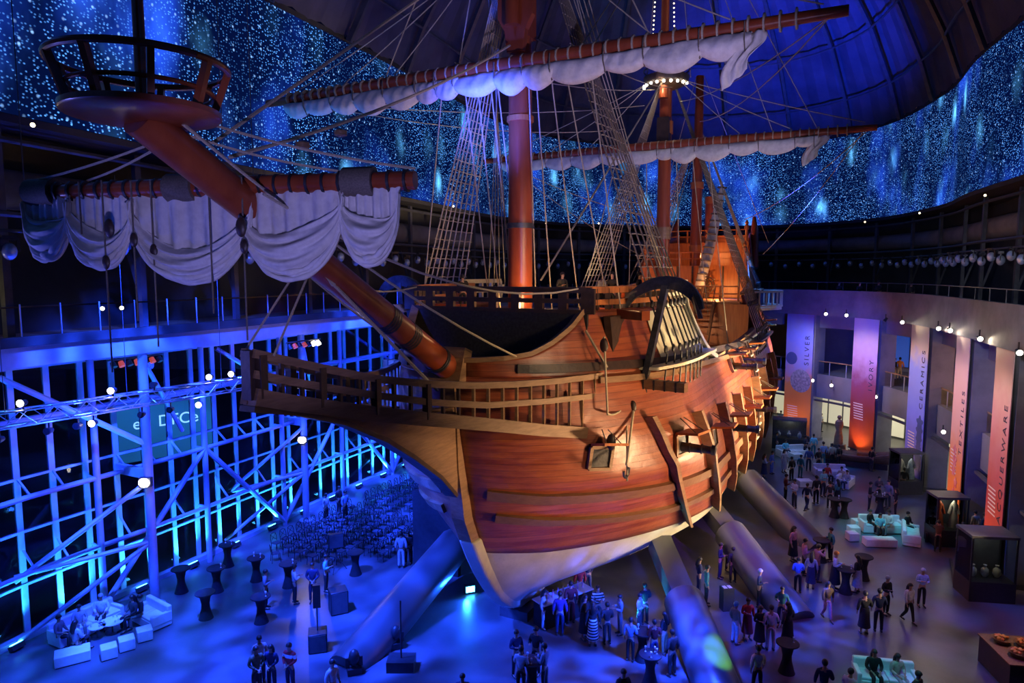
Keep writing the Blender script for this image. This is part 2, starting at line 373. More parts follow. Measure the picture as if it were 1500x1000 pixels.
def wallstrip(C, z0, z1, name, m, kind='structure', uv=False, parent=None):
    mb = MB(); n = len(C); P = [(x, y, z0) for x, y in C] + [(x, y, z1) for x, y in C]
    mb.add(P, [(i, i+1, n+i+1, n+i) for i in range(n-1)])
    o = mb.build(name, m, parent)
    if kind and not parent: o['kind'] = kind
    if uv:
        u = [0]
        for i in range(n-1): u.append(u[-1]+math.hypot(C[i+1][0]-C[i][0], C[i+1][1]-C[i][1]))
        la = o.data.uv_layers.new(name='UVMap')
        for p in o.data.polygons:
            for li in p.loop_indices:
                vi = o.data.loops[li].vertex_index; la.data[li].uv = (u[vi % n], P[vi][2])
    return o
def slab(C0, C1, z0, z1, name, m, kind='structure', parent=None):
    n = len(C0); mb = MB()
    P = [(x, y, z0) for x, y in C0] + [(x, y, z0) for x, y in C1] + [(x, y, z1) for x, y in C0] + [(x, y, z1) for x, y in C1]
    F = []
    for i in range(n-1):
        F += [(i, i+1, n+i+1, n+i), (2*n+i, 3*n+i, 3*n+i+1, 2*n+i+1), (i, 2*n+i, 2*n+i+1, i+1), (n+i, n+i+1, 3*n+i+1, 3*n+i)]
    F += [(0, n, 3*n, 2*n), (n-1, 3*n-1, 4*n-1, 2*n-1)]
    mb.add(P, F); o = mb.build(name, m, parent)
    if kind and not parent: o['kind'] = kind
    return o

# outline of the LED screen and outer shell (counter-clockwise from behind the photographer, left to right)
SCREEN = catmull([(-10, -8), (-17, 2), (-19.3, 12), (-18.8, 18), (-17.5, 24), (-15.6, 30), (-13.3, 37), (-7.5, 51), (-.6, 68), (8, 77), (20, 80.5), (31, 78.5), (36.3, 69), (34.8, 56.5), (31.3, 47.5), (28.6, 38.9), (25.2, 29), (21, 18), (16, 6), (9, -6)], 8)
FRONT = offset(SCREEN, 0)
SHELL = offset(SCREEN, -3.2)
# floor
mb = MB(); mb.box((8, 38, -.2), (110, 130, .4)); o = mb.build('floor', M['floor']); o['kind'] = 'structure'
# ledge under the screen, screen, dark back wall, roof cone
o = wallstrip(SCREEN, 20, 28.8, 'led_screen', M['star'], None, True)
tag(o, 'giant curved LED screen showing a blue star field above the hall', 'screen')
wallstrip(SHELL, 11, 20.1, 'wall_back', M['darkwall'])
slab(offset(SCREEN, .05), SHELL, 19.7, 19.97, 'trim_1', M['darkwall'])
slab(offset(SCREEN, .05), offset(SCREEN, -1.0), 28.83, 29.1, 'trim_2', M['darkwall'])
# roof: folded membrane panels rising inward, one closed surface
cx, cy = 9, 40
def scl(C, s): return [(cx+(x-cx)*s, cy+(y-cy)*s) for x, y in C]
R0 = resample(SCREEN, 1.25); RC = [(x, y) for x, y, _ in R0]; n = len(RC)
mb = MB(); P = []
for s, z in ((1.0, 28.9), (.93, 32), (.8, 35.5), (.62, 38.5), (.4, 41), (.15, 43), (.01, 43.5)):
    for i, (x, y) in enumerate(scl(RC, s)): P.append((x, y, z + (.35*s if i % 2 else 0)))
mb.add(P, [(k*n+i, (k+1)*n+i, (k+1)*n+i+1, k*n+i+1) for k in range(6) for i in range(n-1)])
mb.build('ceiling', M['roof'], smooth=0)['kind'] = 'structure'
RR = resample(SCREEN, 7.0)
for i, (x, y, a) in enumerate(RR[1:-1]):
    mb = MB(); pts = []
    for s, z in ((.985, 28.9), (.91, 31.7), (.78, 35.1), (.6, 38.1), (.38, 40.6)): pts.append((cx+(x-cx)*s, cy+(y-cy)*s, z-.1))
    mb.strip(pts, .28, .35)
    tag(mb.build('roof_rib', M['steeld']), 'dark steel rib running up the underside of the roof', 'beam', 'ribs of the roof')
for k, (s, z) in enumerate(((.91, 31.5), (.77, 35.0))):
    mb = MB(); mb.tube([(x, y, z) for x, y in scl(SCREEN[::2], s)], .1, 6)
    tag(mb.build('roof_ring_pipe', M['steeld']), ('lower' if k == 0 else 'upper')+' dark ring pipe tying the roof ribs together', 'pipe')
# plant ducts and catwalk in the dark band below the screen
DU = offset(SCREEN, -1.8)
mb = MB(); mb.tube([(x, y, 17.6) for x, y in DU[8:-8:2]], .75, 12); tag(mb.build('air_duct', M['concrete']), 'fat grey air duct running round the hall under the screen', 'duct')
for k, (d, z) in enumerate(((-.6, 19.2), (-.6, 16.6))):
    mb = MB(); mb.tube([(x, y, z) for x, y in offset(SCREEN, d)[8:-8:2]], .11, 6)
    tag(mb.build('ring_rail', M['steeld']), 'dark steel ring rail, '+('just under the screen' if k == 0 else 'above the row of spotlights'), 'rail')
RS = resample(offset(SCREEN, -.9), 6)
for i, (x, y, a) in enumerate(RS[3:-3]):
    mb = MB(); mb.box((0, 0, 15.8), (.22, .3, 7.6)); mb.bar((0, 0, 13.2), (.9, 0, 16.2), .14, .14)
    tag(mb.build('hanger_post', M['steeld'], loc=(x, y, 0), rz=a+math.pi/2), 'dark steel post with diagonal strut under the screen ring', 'post', 'posts under the screen ring')
# spotlight ring
sp = empty('spotlight', (0, 0, 0), 0, 'glinting moving head spotlight in the ring below the screen', 'spotlight', 'moving head spotlights of the ring')
mb = MB(); mb.box((0, 0, .28), (.42, .3, .14)); mb.build('base', M['plastic'], sp)
mb = MB(); mb.strip([(-.27, 0, -.2), (-.27, 0, .24), (.27, 0, .24), (.27, 0, -.2)], .12, .06, (0, 1, 0)); mb.build('yoke', M['plastic'], sp)
mb = MB(); mb.ball((0, 0, -.18), .24, .24, .3, 12, 8); mb.build('head', M['ice'], sp)
first = True
for row, (off, z, st, ph) in enumerate(((.35, 15.55, 1.55, 0),)):
    for i, (x, y, a) in enumerate(resample(offset(SCREEN, off), st)[14:-14]):
        if y < 8: continue
        o = sp if first else copy_tree(sp); first = False
        o.location = (x, y, z + (.12 if i % 2 else -.12)); o.rotation_euler = (0, 0, a + random.uniform(-.5, .5))
mb = MB(); mb.tube([(x, y, 15.95) for x, y in offset(SCREEN, .35)[8:-8:2]], .06, 6); tag(mb.build('spotlight_rail', M['steeld']), 'thin ring pipe carrying the row of moving head spotlights', 'rail')
for k, (px, py) in enumerate(((48, 183), (664, 302), (877, 327), (1347, 312), (1443, 286), (800, 327), (1267, 325))):
    # little work lamps tucked under the screen
    z = 19.0; p = fp(px, py, z)
    mb = MB(); mb.ball((0, 0, 0), .07, n=8, m=6); tag(mb.build('work_lamp', M['lampwarm'], loc=p), 'tiny warm work lamp under the rim of the screen', 'lamp', 'work lamps under the screen')

# ---------------- right side: banner facade
BX = [(24.9, 58.8), (27.6, 53.0), (27.5, 45.8), (25.2, 37.9), (23.0, 31.6)]
FAC = catmull([(2, 77), (10, 75.5), (18, 69.5), (24.9, 60.0), (28.1, 53.5), (28.3, 46), (26.1, 38.2), (23.9, 31.8), (20.6, 22), (15.5, 9), (10, -4)], 8)
# upper deck slab with concrete parapet, mezzanine slab, both in line with the columns
slab(FAC, offset(FAC, -9), 11.0, 11.5, 'ceiling_1', M['concrete'])
slab(offset(FAC, .9), offset(FAC, .6), 11.2, 13.1, 'wall_parapet', M['concrete'])
slab(offset(FAC, .9), offset(FAC, -2.4), 11.0, 11.25, 'trim_3', M['concrete'])
slab(offset(FAC, -.1), offset(FAC, -.5), 9.9, 11.0, 'trim_4', M['panel'])
slab(offset(FAC, -.5), offset(FAC, -8.5), 5.55, 5.85, 'floor_mezzanine', M['carpet'])
slab(offset(FAC, -.05), offset(FAC, -.5), 3.9, 5.9, 'wall_mezzanine', M['panel'])
wallstrip(offset(FAC, -8.5), 0, 11, 'wall_right', M['panel'])
slab(offset(FAC, .2), offset(FAC, -.0), 3.6, 3.75, 'trim_5', M['steeld'])
# mezzanine rail: posts, glass and handrail between the columns
RL = resample(offset(FAC, -.25), 1.6)
rl = empty('balcony_rail', (0, 0, 0), 0, 'steel and glass balcony rail along the mezzanine behind the banners', 'railing')
mb = MB(); mb.tube([(x, y, 7.0) for x, y, a in RL[3:-6]], .045, 8); mb.build('handrail', M['oak'], rl)
mb = MB(); C = [(x, y) for x, y, a in RL[3:-6]]; m_ = len(C)
mb.add([(x, y, 5.98) for x, y in C]+[(x, y, 6.9) for x, y in C], [(i, i+1, m_+i+1, m_+i) for i in range(m_-1)]); mb.build('glass_panel', M['glass'], rl)
for x, y, a in RL[3:-6]:
    mb = MB(); mb.box((x, y, 6.45), (.05, .05, 1.1), a); mb.build('rail_post', M['steel'], rl)
rl = empty('balcony_rail', (0, 0, 0), 0, 'thin dark rail on top of the concrete parapet of the upper deck', 'railing')
mb = MB(); C = offset(FAC, .75); mb.tube([(x, y, 13.75) for x, y in C[14:-8]], .03, 6); mb.build('handrail', M['steeld'], rl)
for x, y, a in resample(C[14:-8], 2.4):
    mb = MB(); mb.box((x, y, 13.42), (.04, .04, .66), a); mb.build('rail_post', M['steeld'], rl)
# columns
def inward(p):
    # unit normal of the facade towards the hall at p
    best = min(range(len(FAC)), key=lambda i: (FAC[i][0]-p[0])**2+(FAC[i][1]-p[1])**2)
    a = FAC[max(best-1, 0)]; b = FAC[min(best+1, len(FAC)-1)]; tx, ty = b[0]-a[0], b[1]-a[1]; l = math.hypot(tx, ty); return Vector((ty/l, -tx/l, 0))
def banner_mat(name, stops, extra=None):
    m = mat(name, (.5, .3, .2), .7); nt = m.node_tree; N = nt.nodes; L = nt.links; b = N['Principled BSDF']
    tc = N.new('ShaderNodeTexCoord'); se = N.new('ShaderNodeSeparateXYZ'); L.new(tc.outputs['Generated'], se.inputs[0])
    no = N.new('ShaderNodeTexNoise'); no.inputs['Scale'].default_value = 1.3; no.inputs['Detail'].default_value = 6; L.new(tc.outputs['Object'], no.inputs[0])
    ma = N.new('ShaderNodeMath'); ma.operation = 'MULTIPLY_ADD'; ma.inputs[1].default_value = .22; L.new(no.outputs[0], ma.inputs[0]); L.new(se.outputs['Z'], ma.inputs[2])
    su = N.new('ShaderNodeMath'); su.operation = 'SUBTRACT'; su.inputs[1].default_value = .11; L.new(ma.outputs[0], su.inputs[0])
    ra = N.new('ShaderNodeValToRGB'); e = ra.color_ramp.elements
    e[0].position = stops[0][0]; e[0].color = (*stops[0][1], 1); e[1].position = stops[-1][0]; e[1].color = (*stops[-1][1], 1)
    for p, c in stops[1:-1]: k = e.new(p); k.color = (*c, 1)
    L.new(su.outputs[0], ra.inputs[0]); L.new(ra.outputs[0], b.inputs['Base Color'])
    return m
BM = [banner_mat('orange_to_blue_banner_print', [(0, (.75, .24, .03)), (.42, (.72, .26, .06)), (.56, (.35, .3, .55)), (.8, (.16, .2, .75)), (1, (.2, .2, .4))]),
      banner_mat('rust_to_lilac_banner_print', [(0, (.55, .1, .02)), (.25, (.3, .04, .03)), (.5, (.25, .05, .12)), (.7, (.5, .3, .55)), (1, (.65, .5, .5))]),
      banner_mat('blue_porcelain_banner_print', [(0, (.1, .1, .5)), (.4, (.2, .22, .75)), (.72, (.25, .28, .8)), (.85, (.6, .45, .4)), (1, (.6, .45, .3))]),
      banner_mat('orange_floral_banner_print', [(0, (.7, .2, .02)), (.3, (.75, .25, .06)), (.5, (.7, .38, .3)), (.8, (.65, .4, .35)), (1, (.62, .45, .35))]),
      banner_mat('plum_red_banner_print', [(0, (.6, .1, .03)), (.3, (.45, .06, .06)), (.6, (.5, .2, .22)), (.85, (.6, .38, .32)), (1, (.6, .42, .34))])]
WORDS = ['SILVER', 'IVORY', 'CERAMICS', 'TEXTILES', 'LACQUERWARE']
BLAB = ['tall banner fading from blue to orange with a big silver coin and the word SILVER', 'tall lilac to rust banner with a paragraph and word, second banner from the ship',
        'tall mostly blue banner with porcelain pattern, middle one of the five', 'tall salmon to orange banner with painted flowers', 'tall plum and salmon banner, nearest to the right edge']
M['ink'] = mat('dark_print_ink', (.02, .015, .05), .7); M['inkw'] = mat('pale_print_ink', (.75, .65, .6), .7); M['coin'] = mat('grey_coin_print', (.16, .16, .2), .6, col2=(.4, .38, .4), nscale=5); M['rose'] = mat('rose_print', (.55, .08, .1), .7, col2=(.7, .3, .3), nscale=3); M['leafp'] = mat('blue_leaf_print', (.06, .08, .25), .7)
def textmesh(txt, size, m, name, parent, Mx, sp_=1.0, align='CENTER'):
    c = bpy.data.curves.new(name, 'FONT'); c.body = txt; c.size = size; c.align_x = align; c.align_y = 'CENTER'; c.extrude = .004; c.space_character = sp_
    o = bpy.data.objects.new(name, c); COL.objects.link(o); c.materials.append(m)
    dg = bpy.context.evaluated_depsgraph_get(); me = bpy.data.meshes.new_from_object(o.evaluated_get(dg)); bpy.data.objects.remove(o)
    o = bpy.data.objects.new(name, me); COL.objects.link(o); o.parent = parent; o.matrix_local = Mx
    return o
CW = [2.75, 2.35, 2.1, 1.75, 1.5]
for k, p in enumerate(BX):
    nrm = inward(p)
    # the banners turn a little further towards the bow than the wall does
    ang = math.atan2(nrm.y, nrm.x); f = Vector((math.cos(ang), math.sin(ang), 0)); rt = Vector((-f.y, f.x, 0))
    rz = math.atan2(f.y, f.x)+math.pi/2
    W = 2.6 if k < 3 else 2.3
    c = empty('column', (p[0]-f.x*.9, p[1]-f.y*.9, 0), rz, ['grey square column behind the coin banner', 'grey square column behind the rust and lilac banner', 'grey square column behind the blue banner', 'grey square column behind the floral banner', 'grey square column behind the plum banner'][k], 'column')
    mb = MB(); mb.box((0, 0, 5.5), (W+.1, 1.4, 11)); mb.build('shaft', M['concrete'], c)
    mb = MB(); mb.box((0, 0, .12), (W+.3, 1.6, .24)); mb.build('plinth', M['steeld'], c)
    bn = empty('banner', (p[0], p[1], 0), rz, BLAB[k], 'banner', None)
    z0, z1 = (.5, 11.15)
    mb = MB(); mb.box((0, 0, (z0+z1)/2), (W, .04, z1-z0)); mb.build('fabric', BM[k], bn)
    mb = MB(); mb.box((0, 0, z1+.04), (W+.1, .09, .09)); mb.build('rod', M['steeld'], bn); mb = MB(); mb.box((0, 0, z0-.02), (W+.1, .09, .09)); mb.build('rod', M['steeld'], bn)
    # upright word, reading bottom to top, on the hall side (local -y)
    Mx = Matrix.Translation((W*.3, -.03, [7.9, 6.6, 7.4, 6.2, 5.4][k])) @ Matrix.Rotation(R(90), 4, 'X') @ Matrix.Rotation(R(90), 4, 'Z')
    textmesh(WORDS[k], .62, M['ink'], 'printed_word', bn, Mx, 1.5)
    mb = MB()
    for j in range(7): mb.box((-W*.18 + .02*j, -.025, [2.9, 4.2, 3.6, 4.4, 4.2][k]-.2*j), (1.0, .008, .07))
    mb.build('printed_paragraph', M['inkw'], bn)
    if k == 0:
        mb = MB(); mb.extrude([(1.0*math.cos(t/16*math.pi), 1.0*math.sin(t/16*math.pi)) for t in range(32)], (.25, -.028, 5.2), (1, 0, 0), (0, 0, 1), (0, 1, 0), .01); mb.build('printed_coin', M['coin'], bn)
        mb = MB(); mb.extrude([(.55*math.cos(t/12*math.pi), .55*math.sin(t/12*math.pi)) for t in range(24)], (-.7, -.028, 7.1), (1, 0, 0), (0, 0, 1), (0, 1, 0), .01); mb.build('printed_coin', M['leafp'], bn)
    if k in (2, 3):
        for j in range(6):
            mb = MB(); q = random.uniform(-.2, .9); zz = .9+j*.6; r_ = random.uniform(.25, .45)
            mb.extrude([(r_*(1+.25*math.sin(5*t/24*2*math.pi))*math.cos(t/12*math.pi), r_*(1+.25*math.sin(5*t/24*2*math.pi))*math.sin(t/12*math.pi)) for t in range(24)], (q*.7-.1 if k == 3 else .75, -.03, zz+.6), (1, 0, 0), (0, 0, 1), (0, 1, 0), .012); mb.build('printed_flower', M['rose'] if k == 3 else M['leafp'], bn)
# interior rooms behind the columns: lit panels on the ground level, lamps above
M['litroom'] = mat('backlit_cream_panel', (.7, .68, .55), .5, emit=(1, .92, .62), estr=.42)
M['bluescreen'] = mat('blue_projection', (.05, .1, .3), .5, emit=(.02, .13, .8), estr=.28)
WR = offset(FAC, -8.3)
def facpt(i, off, t=0): C = offset(FAC, off); return C[i]
pr = resample(offset(FAC, -7.4), 1.5)
cnt = 0
for i in range(len(pr)-1):
    (x, y, a) = pr[i]
    if 36 < y < 70 and x > 12:
        mb = MB(); mb.box((0, 0, 1.75), (1.3, .08, 3.2)); tag(mb.build('lit_panel', M['litroom'], loc=(x, y, 0), rz=a), 'backlit cream glass panel at the back of the ground floor', 'panel', 'backlit panels of the ground floor')
point('room_light', (30, 58, 3.2), 250, (1, .9, .7), .5); point('room_light', (33.5, 50, 3.2), 250, (1, .9, .7), .5)
point('room_light', (31.5, 36, 8.5), 900, (1, .45, .12), .4); point('room_light', (34, 43.5, 8.5), 500, (1, .5, .15), .4); point('room_light', (28.5, 27, 8.5), 500, (1, .45, .12), .4)
point('room_light', (30, 38, 3.0), 160, (1, .9, .75), .5)
for (x, y, lab) in ((33.2, 60.5, 'blue lit wall screen on the mezzanine between the first two banners'), (36.2, 48.6, 'blue lit wall screen on the mezzanine beside the middle banner')):
    mb = MB(); mb.box((0, 0, 8.2), (4.5, .1, 3.6)); a = math.atan2(inward((x, y)).y, inward((x, y)).x)+math.pi/2
    tag(mb.build('wall_screen', M['bluescreen'], loc=(x, y, 0), rz=a), lab, 'screen')
# small spotlights under the upper slab, between the banners, and under the mezzanine
def track_spot(loc, to, power, col, lab, ms='lampwhite', deg=70):
    o = empty('track_spotlight', loc, 0, lab, 'spotlight')
    d = (Vector(to)-Vector(loc)).normalized(); mb = MB(); mb.tube([-d*.16, d*.14], [.09, .13], 10); mb.build('housing', M['plastic'], o)
    mb = MB(); mb.tube([d*.13, d*.17], .125, 10); mb.build('lens', M[ms], o)
    mb = MB(); mb.box((0, 0, .22), (.05, .05, .4)); mb.build('bracket', M['plastic'], o)
    if power: spot('track_light', Vector(loc)+d*.22, to, power, col, deg, .6, .08)
TS = [(1209, 459, 1, 'first bright track spotlight right of the coin banner'), (1240, 461, 1, 'second bright track spotlight right of the coin banner'), (1297, 468, 0, 'dim track spotlight right of the lilac banner'), (1321, 471, 1, 'bright track spotlight left of the blue banner'),
      (1374, 480, 1, 'small bright track spotlight right of the blue banner'), (1391, 483, 1, 'wide bright track spotlight left of the floral banner'), (1434, 495, 1, 'brightest track spotlight right of the floral banner'), (1492, 515, 1, 'track spotlight at the top of the plum banner')]
def onfac(px, py, off):
    s_ = math.tan(math.atan((py-500)/1000)+PITCH)
    best = min(resample(offset(FAC, off), .1), key=lambda c: abs(c[0]/max(c[1], 1)-(px-750)/1000*(.995+s_*.0995)) if c[1] > 18 else 9)
    return Vector((best[0], best[1], EYE-s_*best[1]))
for px, py, on, lab in TS:
    p = onfac(px, py, 1.15); f = inward(p)
    track_spot(p, p + f*5 + Vector((0, 0, -6)) if not on else Vector((p.x-4, p.y-14, 8)), 160 if on else 0, (1, .85, .6), lab, 'lampwhite' if on else 'plastic')
for px, py, lab in ((1190, 557, 'small lamp under the mezzanine edge beside the coin'), (1218, 564, 'small lamp on the mezzanine edge left of the lilac banner'), (1282, 581, 'bright lamp on the mezzanine edge right of the lilac banner'), (1381, 632, 'small lamp pair under the mezzanine right of the blue banner'), (1480, 690, 'small lamp on the rail below the plum banner')):
    p = onfac(px, py, .35); track_spot(p, (p.x-4, p.y-12, p.z+1), 60, (1, .85, .6), lab)
# wall washers that light the banners from the floor
for k, p in enumerate(BX):
    f = inward(p); q = Vector((p[0], p[1], 0))+f*1.0+Vector((0, 0, .25))
    o = empty('uplight', (q.x, q.y, 0), 0, 'small uplight at the foot of the '+['coin', 'lilac and rust', 'blue', 'floral', 'plum'][k]+' banner', 'lamp')
    mb = MB(); mb.lathe([(.1, 0), (.12, .2)], n=10); mb.build('housing', M['plastic'], o); mb = MB(); mb.lathe([(.09, .2), (.09, .22)], n=10); mb.build('lens', M['lampwarm'], o)
    spot('uplight_beam', (q.x, q.y, .3), (p[0], p[1], 3), 260, (1, .42, .12), 100, .8, .1)
    spot('banner_fill', (p[0]+f.x*(6 if k else 2.6)+(0 if k else 1.2), p[1]+f.y*(6 if k else 2.6)-(0 if k else 2.2), 9.6), (p[0]-f.x*.5, p[1]-f.y*.5, 6.3), 1300 if k else 520, (1, .78, .72) if k else (.75, .65, 1), 72 if k else 120, .8, .2)  # unseen fill added in mid-air to brighten the banner

# ---------------- left side: window wall, balcony slab
WW = catmull([(-10, -10), (-18, 0), (-21.5, 12), (-20.9, 20), (-19.8, 25.1), (-18.3, 28.6), (-16.64, 32), (-14.3, 37.5), (-11.76, 43.5), (-8.2, 51), (-4.6, 59), (0, 68), (6, 76)], 10)
GW = resample(WW, 1.37)
inn = lambda a: Vector((math.sin(a), -math.cos(a), 0))   # towards the hall
ww = empty('window_1', (0, 0, 0)); ww['kind'] = 'structure'
mu = MB(); tr = MB(); gl = MB()
sel = [g_ for g_ in GW if g_[1] > 10]
for i, (x, y, a) in enumerate(sel):
    mb = MB(); mb.box((x, y, 5.5), (.13, .24, 11), a+math.pi/2); mb.build('mullion', M['steel'], ww)
for z in (.12, 2.15, 4.3, 6.45, 8.6, 10.8):
    mb = MB(); mb.strip([(x, y, z) for x, y, a in sel], .16, .1); mb.build('transom', M['steel'], ww)
nn = len(sel); gl.add([(x, y, .1) for x, y, a in sel]+[(x, y, 10.9) for x, y, a in sel], [(i, i+1, nn+i+1, nn+i) for i in range(nn-1)]); gl.build('glass_pane', M['glass'], ww)
mb = MB(); mb.strip([(x+.12*math.sin(a), y-.12*math.cos(a), .11) for x, y, a in sel], .4, .22); mb.build('baseboard_left', M['steel'])['kind'] = 'structure'
# night outside: dark ground
mb = MB(); mb.box((-60, 40, -.35), (76, 130, .1)); mb.build('ground', M['darkwall'])['kind'] = 'structure'
sgn = empty('street_sign', (-20.6, 40, 5.3), R(42), 'teal lit sign with pale writing outside the window wall, seen past the left column', 'sign')
mb = MB(); mb.box((0, 0, 0), (5.2, .1, 3.4)); mb.build('sign_board', mat('teal_lit_board', (.02, .12, .2), .5, emit=(.01, .09, .22), estr=.8), sgn)
mb = MB(); mb.tube([(0, .15, -5.5), (0, .15, 0)], .12, 8); mb.build('sign_post', M['steeld'], sgn)
M['signink'] = mat('pale_lit_lettering', (.5, .8, 1), .5, emit=(.4, .75, 1), estr=.9)
c_ = bpy.data.curves.new('lettering', 'FONT'); c_.body = 'es  DFCe'; c_.size = .95; c_.align_x = 'CENTER'; c_.extrude = .01; o_ = bpy.data.objects.new('lettering', c_); COL.objects.link(o_); c_.materials.append(M['signink'])
me_ = bpy.data.meshes.new_from_object(o_.evaluated_get(bpy.context.evaluated_depsgraph_get())); bpy.data.objects.remove(o_); o_ = bpy.data.objects.new('lettering', me_); COL.objects.link(o_); o_.parent = sgn; o_.location = (0, -.07, .2); o_.rotation_euler = (R(90), 0, 0)
for k, (px, py, ds, ms, lab) in enumerate(((97, 781, 34, 'lampwarm', 'leftmost small car light in the dark outside the glass'), (129, 774, 36, 'lampwarm', 'small car light outside, right of the leftmost one'), (257, 757, 44, 'lampred', 'small red tail light outside the glass'), (268, 776, 42, 'lampwarm', 'small car light outside near the middle column'), (425, 688, 70, 'lampwarm', 'far small light outside beyond the middle column'))):
    mb = MB(); mb.ball((0, 0, 0), .12, n=8, m=6); tag(mb.build('car_light', M[ms], loc=fp(px, py, -.18)), lab, 'light')
for px, y_, lab in ((48, 24, 'thin cable hanging from the roof at the far left'), (336, 30, 'thin cable hanging in front of the screen right of the lookout'), (378, 31, 'thin cable hanging in front of the screen, right of its twin')):
    x_ = (px-750)/1000*y_; mb = MB(); mb.tube([(0, 0, 0), (0, 0, 14)], .02, 6); tag(mb.build('hanging_cable', M['steeld'], loc=(x_, y_, 17)), lab, 'cable')
# slab with glowing edge
SL = offset(WW, 2.6)
slab([p for p in SL], offset(WW, -2), 11.15, 11.9, 'ceiling_2', M['steel'])
slab(offset(WW, 2.75), offset(WW, 2.35), 11.9, 12.25, 'trim_6', M['darkwall'])
slab(offset(WW, 2.4), offset(WW, -2), 11.9, 12.1, 'floor_balcony', M['oak'])
rl = empty('balcony_rail', (0, 0, 0), 0, 'glass balcony rail on the long slab over the window wall', 'railing')
C = resample(offset(WW, 2.5), 1.5)[6:]; m_ = len(C)
mb = MB(); mb.add([(x, y, 12.2) for x, y, a in C]+[(x, y, 13.4) for x, y, a in C], [(i, i+1, m_+i+1, m_+i) for i in range(m_-1)]); mb.build('glass_panel', M['glass'], rl)
mb = MB(); mb.tube([(x-.06*math.sin(a), y+.06*math.cos(a), 13.3) for x, y, a in C], .03, 6); mb.build('handrail', M['oak'], rl)
for x, y, a in C:
    mb = MB(); mb.box((x, y, 12.8), (.03, .06, 1.2), a); mb.build('rail_post', M['steel'], rl)
for k, (px, py) in enumerate(((120, 454), (163, 457), (192, 456))):
    p = fp(px, py, 12.9)
    mb = MB(); mb.ball((0, 0, 0), .09, n=8, m=6); tag(mb.build('display_lamp', M['lampwarm'], loc=(p.x-.9, p.y+.9, 13.0)), ['left', 'middle', 'right'][k]+' of three warm lamps glowing on the balcony behind the glass rail', 'lamp')
point('room_light', (-20.5, 22, 13.5), 60, (1, .8, .5), .2)
# inner steel frame: horizontal tubes, round posts, diagonals
for z, d in ((5.85, .75), (2.85, .75), (8.9, .75)):
    mb = MB(); mb.tube([(x+d*math.sin(a), y-d*math.cos(a), z) for x, y, a in sel], .11, 8)
    mb.build('wind_girder', M['steel'], ww)
P4 = [g_ for i, g_ in enumerate(sel) if i % 4 == 1]
for i, (x, y, a) in enumerate(P4):
    n_ = inn(a); q = Vector((x, y, 0))
    o = empty('wall_post', q+n_*.75, a, parent=ww)
    mb = MB(); mb.tube([(0, 0, 0), (0, 0, 11.1)], .14, 10); mb.build('shaft', M['steel'], o)
    for z in (2.85, 5.85, 8.9):
        mb = MB(); mb.bar((0, 0, z), (0, .6, z+.0), .1, .1); mb.build('strut', M['steel'], o)
    if i < len(P4)-1 and i % 1 == 0:
        x2, y2, a2 = P4[i+1]; q2 = Vector((x2, y2, 0))+inn(a2)*.75; q1 = q+n_*.75
        zz = [(.3, 5.85), (5.85, 11)]
        mb = MB()
        mb.tube([q1+V3(0, 0, .2) if i % 2 else q1+V3(0, 0, 5.85), q2+V3(0, 0, 5.85) if i % 2 else q2+V3(0, 0, .2)], .13, 8) if i > 2 else None
        if i > 2: mb.build('diagonal_brace', M['steel'], ww)
# kicker struts between mullions and tubes
for i, (x, y, a) in enumerate(sel):
    n_ = inn(a)
    if i % 4 != 1 and y < 56:
        q = Vector((x, y, 0))
        for p_, q_ in ((q+V3(0, 0, 6.45)+n_*.1, q+V3(0, 0, 5.9)+n_*.75), (q+V3(0, 0, 3.6)+n_*.1, q+V3(0, 0, 2.9)+n_*.75)):
            mb = MB(); mb.bar(p_, q_, .07, .07); mb.build('mullion_strut', M['steel'], ww)
# big front posts with lamps
BP = [fp(228, 886), fp(449, 762), Vector((-8.0, 50.5, 0)), Vector((-17.6, 20.5, 0))]
BL = ['round steel post with the lower bright lamp, left foreground', 'round steel post with a bright lamp, middle of the window wall', 'round steel post far down the window wall behind the chairs', 'round steel post at the left edge']
for k, p in enumerate(BP):
    o = empty('steel_column', p, 0, BL[k], 'column')
    mb = MB(); mb.tube([(0, 0, 0), (0, 0, 11.15)], .19, 14); mb.build('shaft', M['steel'], o)
    mb = MB(); mb.lathe([(.42, 0), (.42, .06), (.26, .1)], n=14); mb.build('foot_plate', M['steel'], o)
    b_ = min(range(len(sel)), key=lambda i: (sel[i][0]-p.x)**2+(sel[i][1]-p.y)**2); a = sel[b_][2]; n_ = inn(a); t_ = Vector((math.cos(a), math.sin(a), 0))
    for (q0, q1, w_) in ((V3(0, 0, 5.9), -n_*2.1+V3(0, 0, 5.9), .42), ):
        mb = MB(); mb.bar(q0, q1, .22, w_); mb.build('box_beam', M['steel'], o)
    mb = MB(); mb.tube([V3(0, 0, 5.6), -n_*1.7-t_*4.6+V3(0, 0, 2.6)], .1, 8); mb.tube([V3(0, 0, 2.9), -n_*1.7-t_*4.6+V3(0, 0, .2)], .1, 8); mb.tube([V3(0, 0, 2.9), -n_*1.7-t_*4.6+V3(0, 0, 2.8)], .09, 8); mb.build('brace', M['steel'], o)
    mb = MB(); mb.tube([V3(0, 0, 7.2), -n_*1.7-t_*4.6+V3(0, 0, 10.6)], .12, 8); mb.tube([V3(0, 0, 10.9), -n_*1.7+t_*3+V3(0, 0, 7)], .1, 8); mb.build('upper_brace', M['steel'], o)
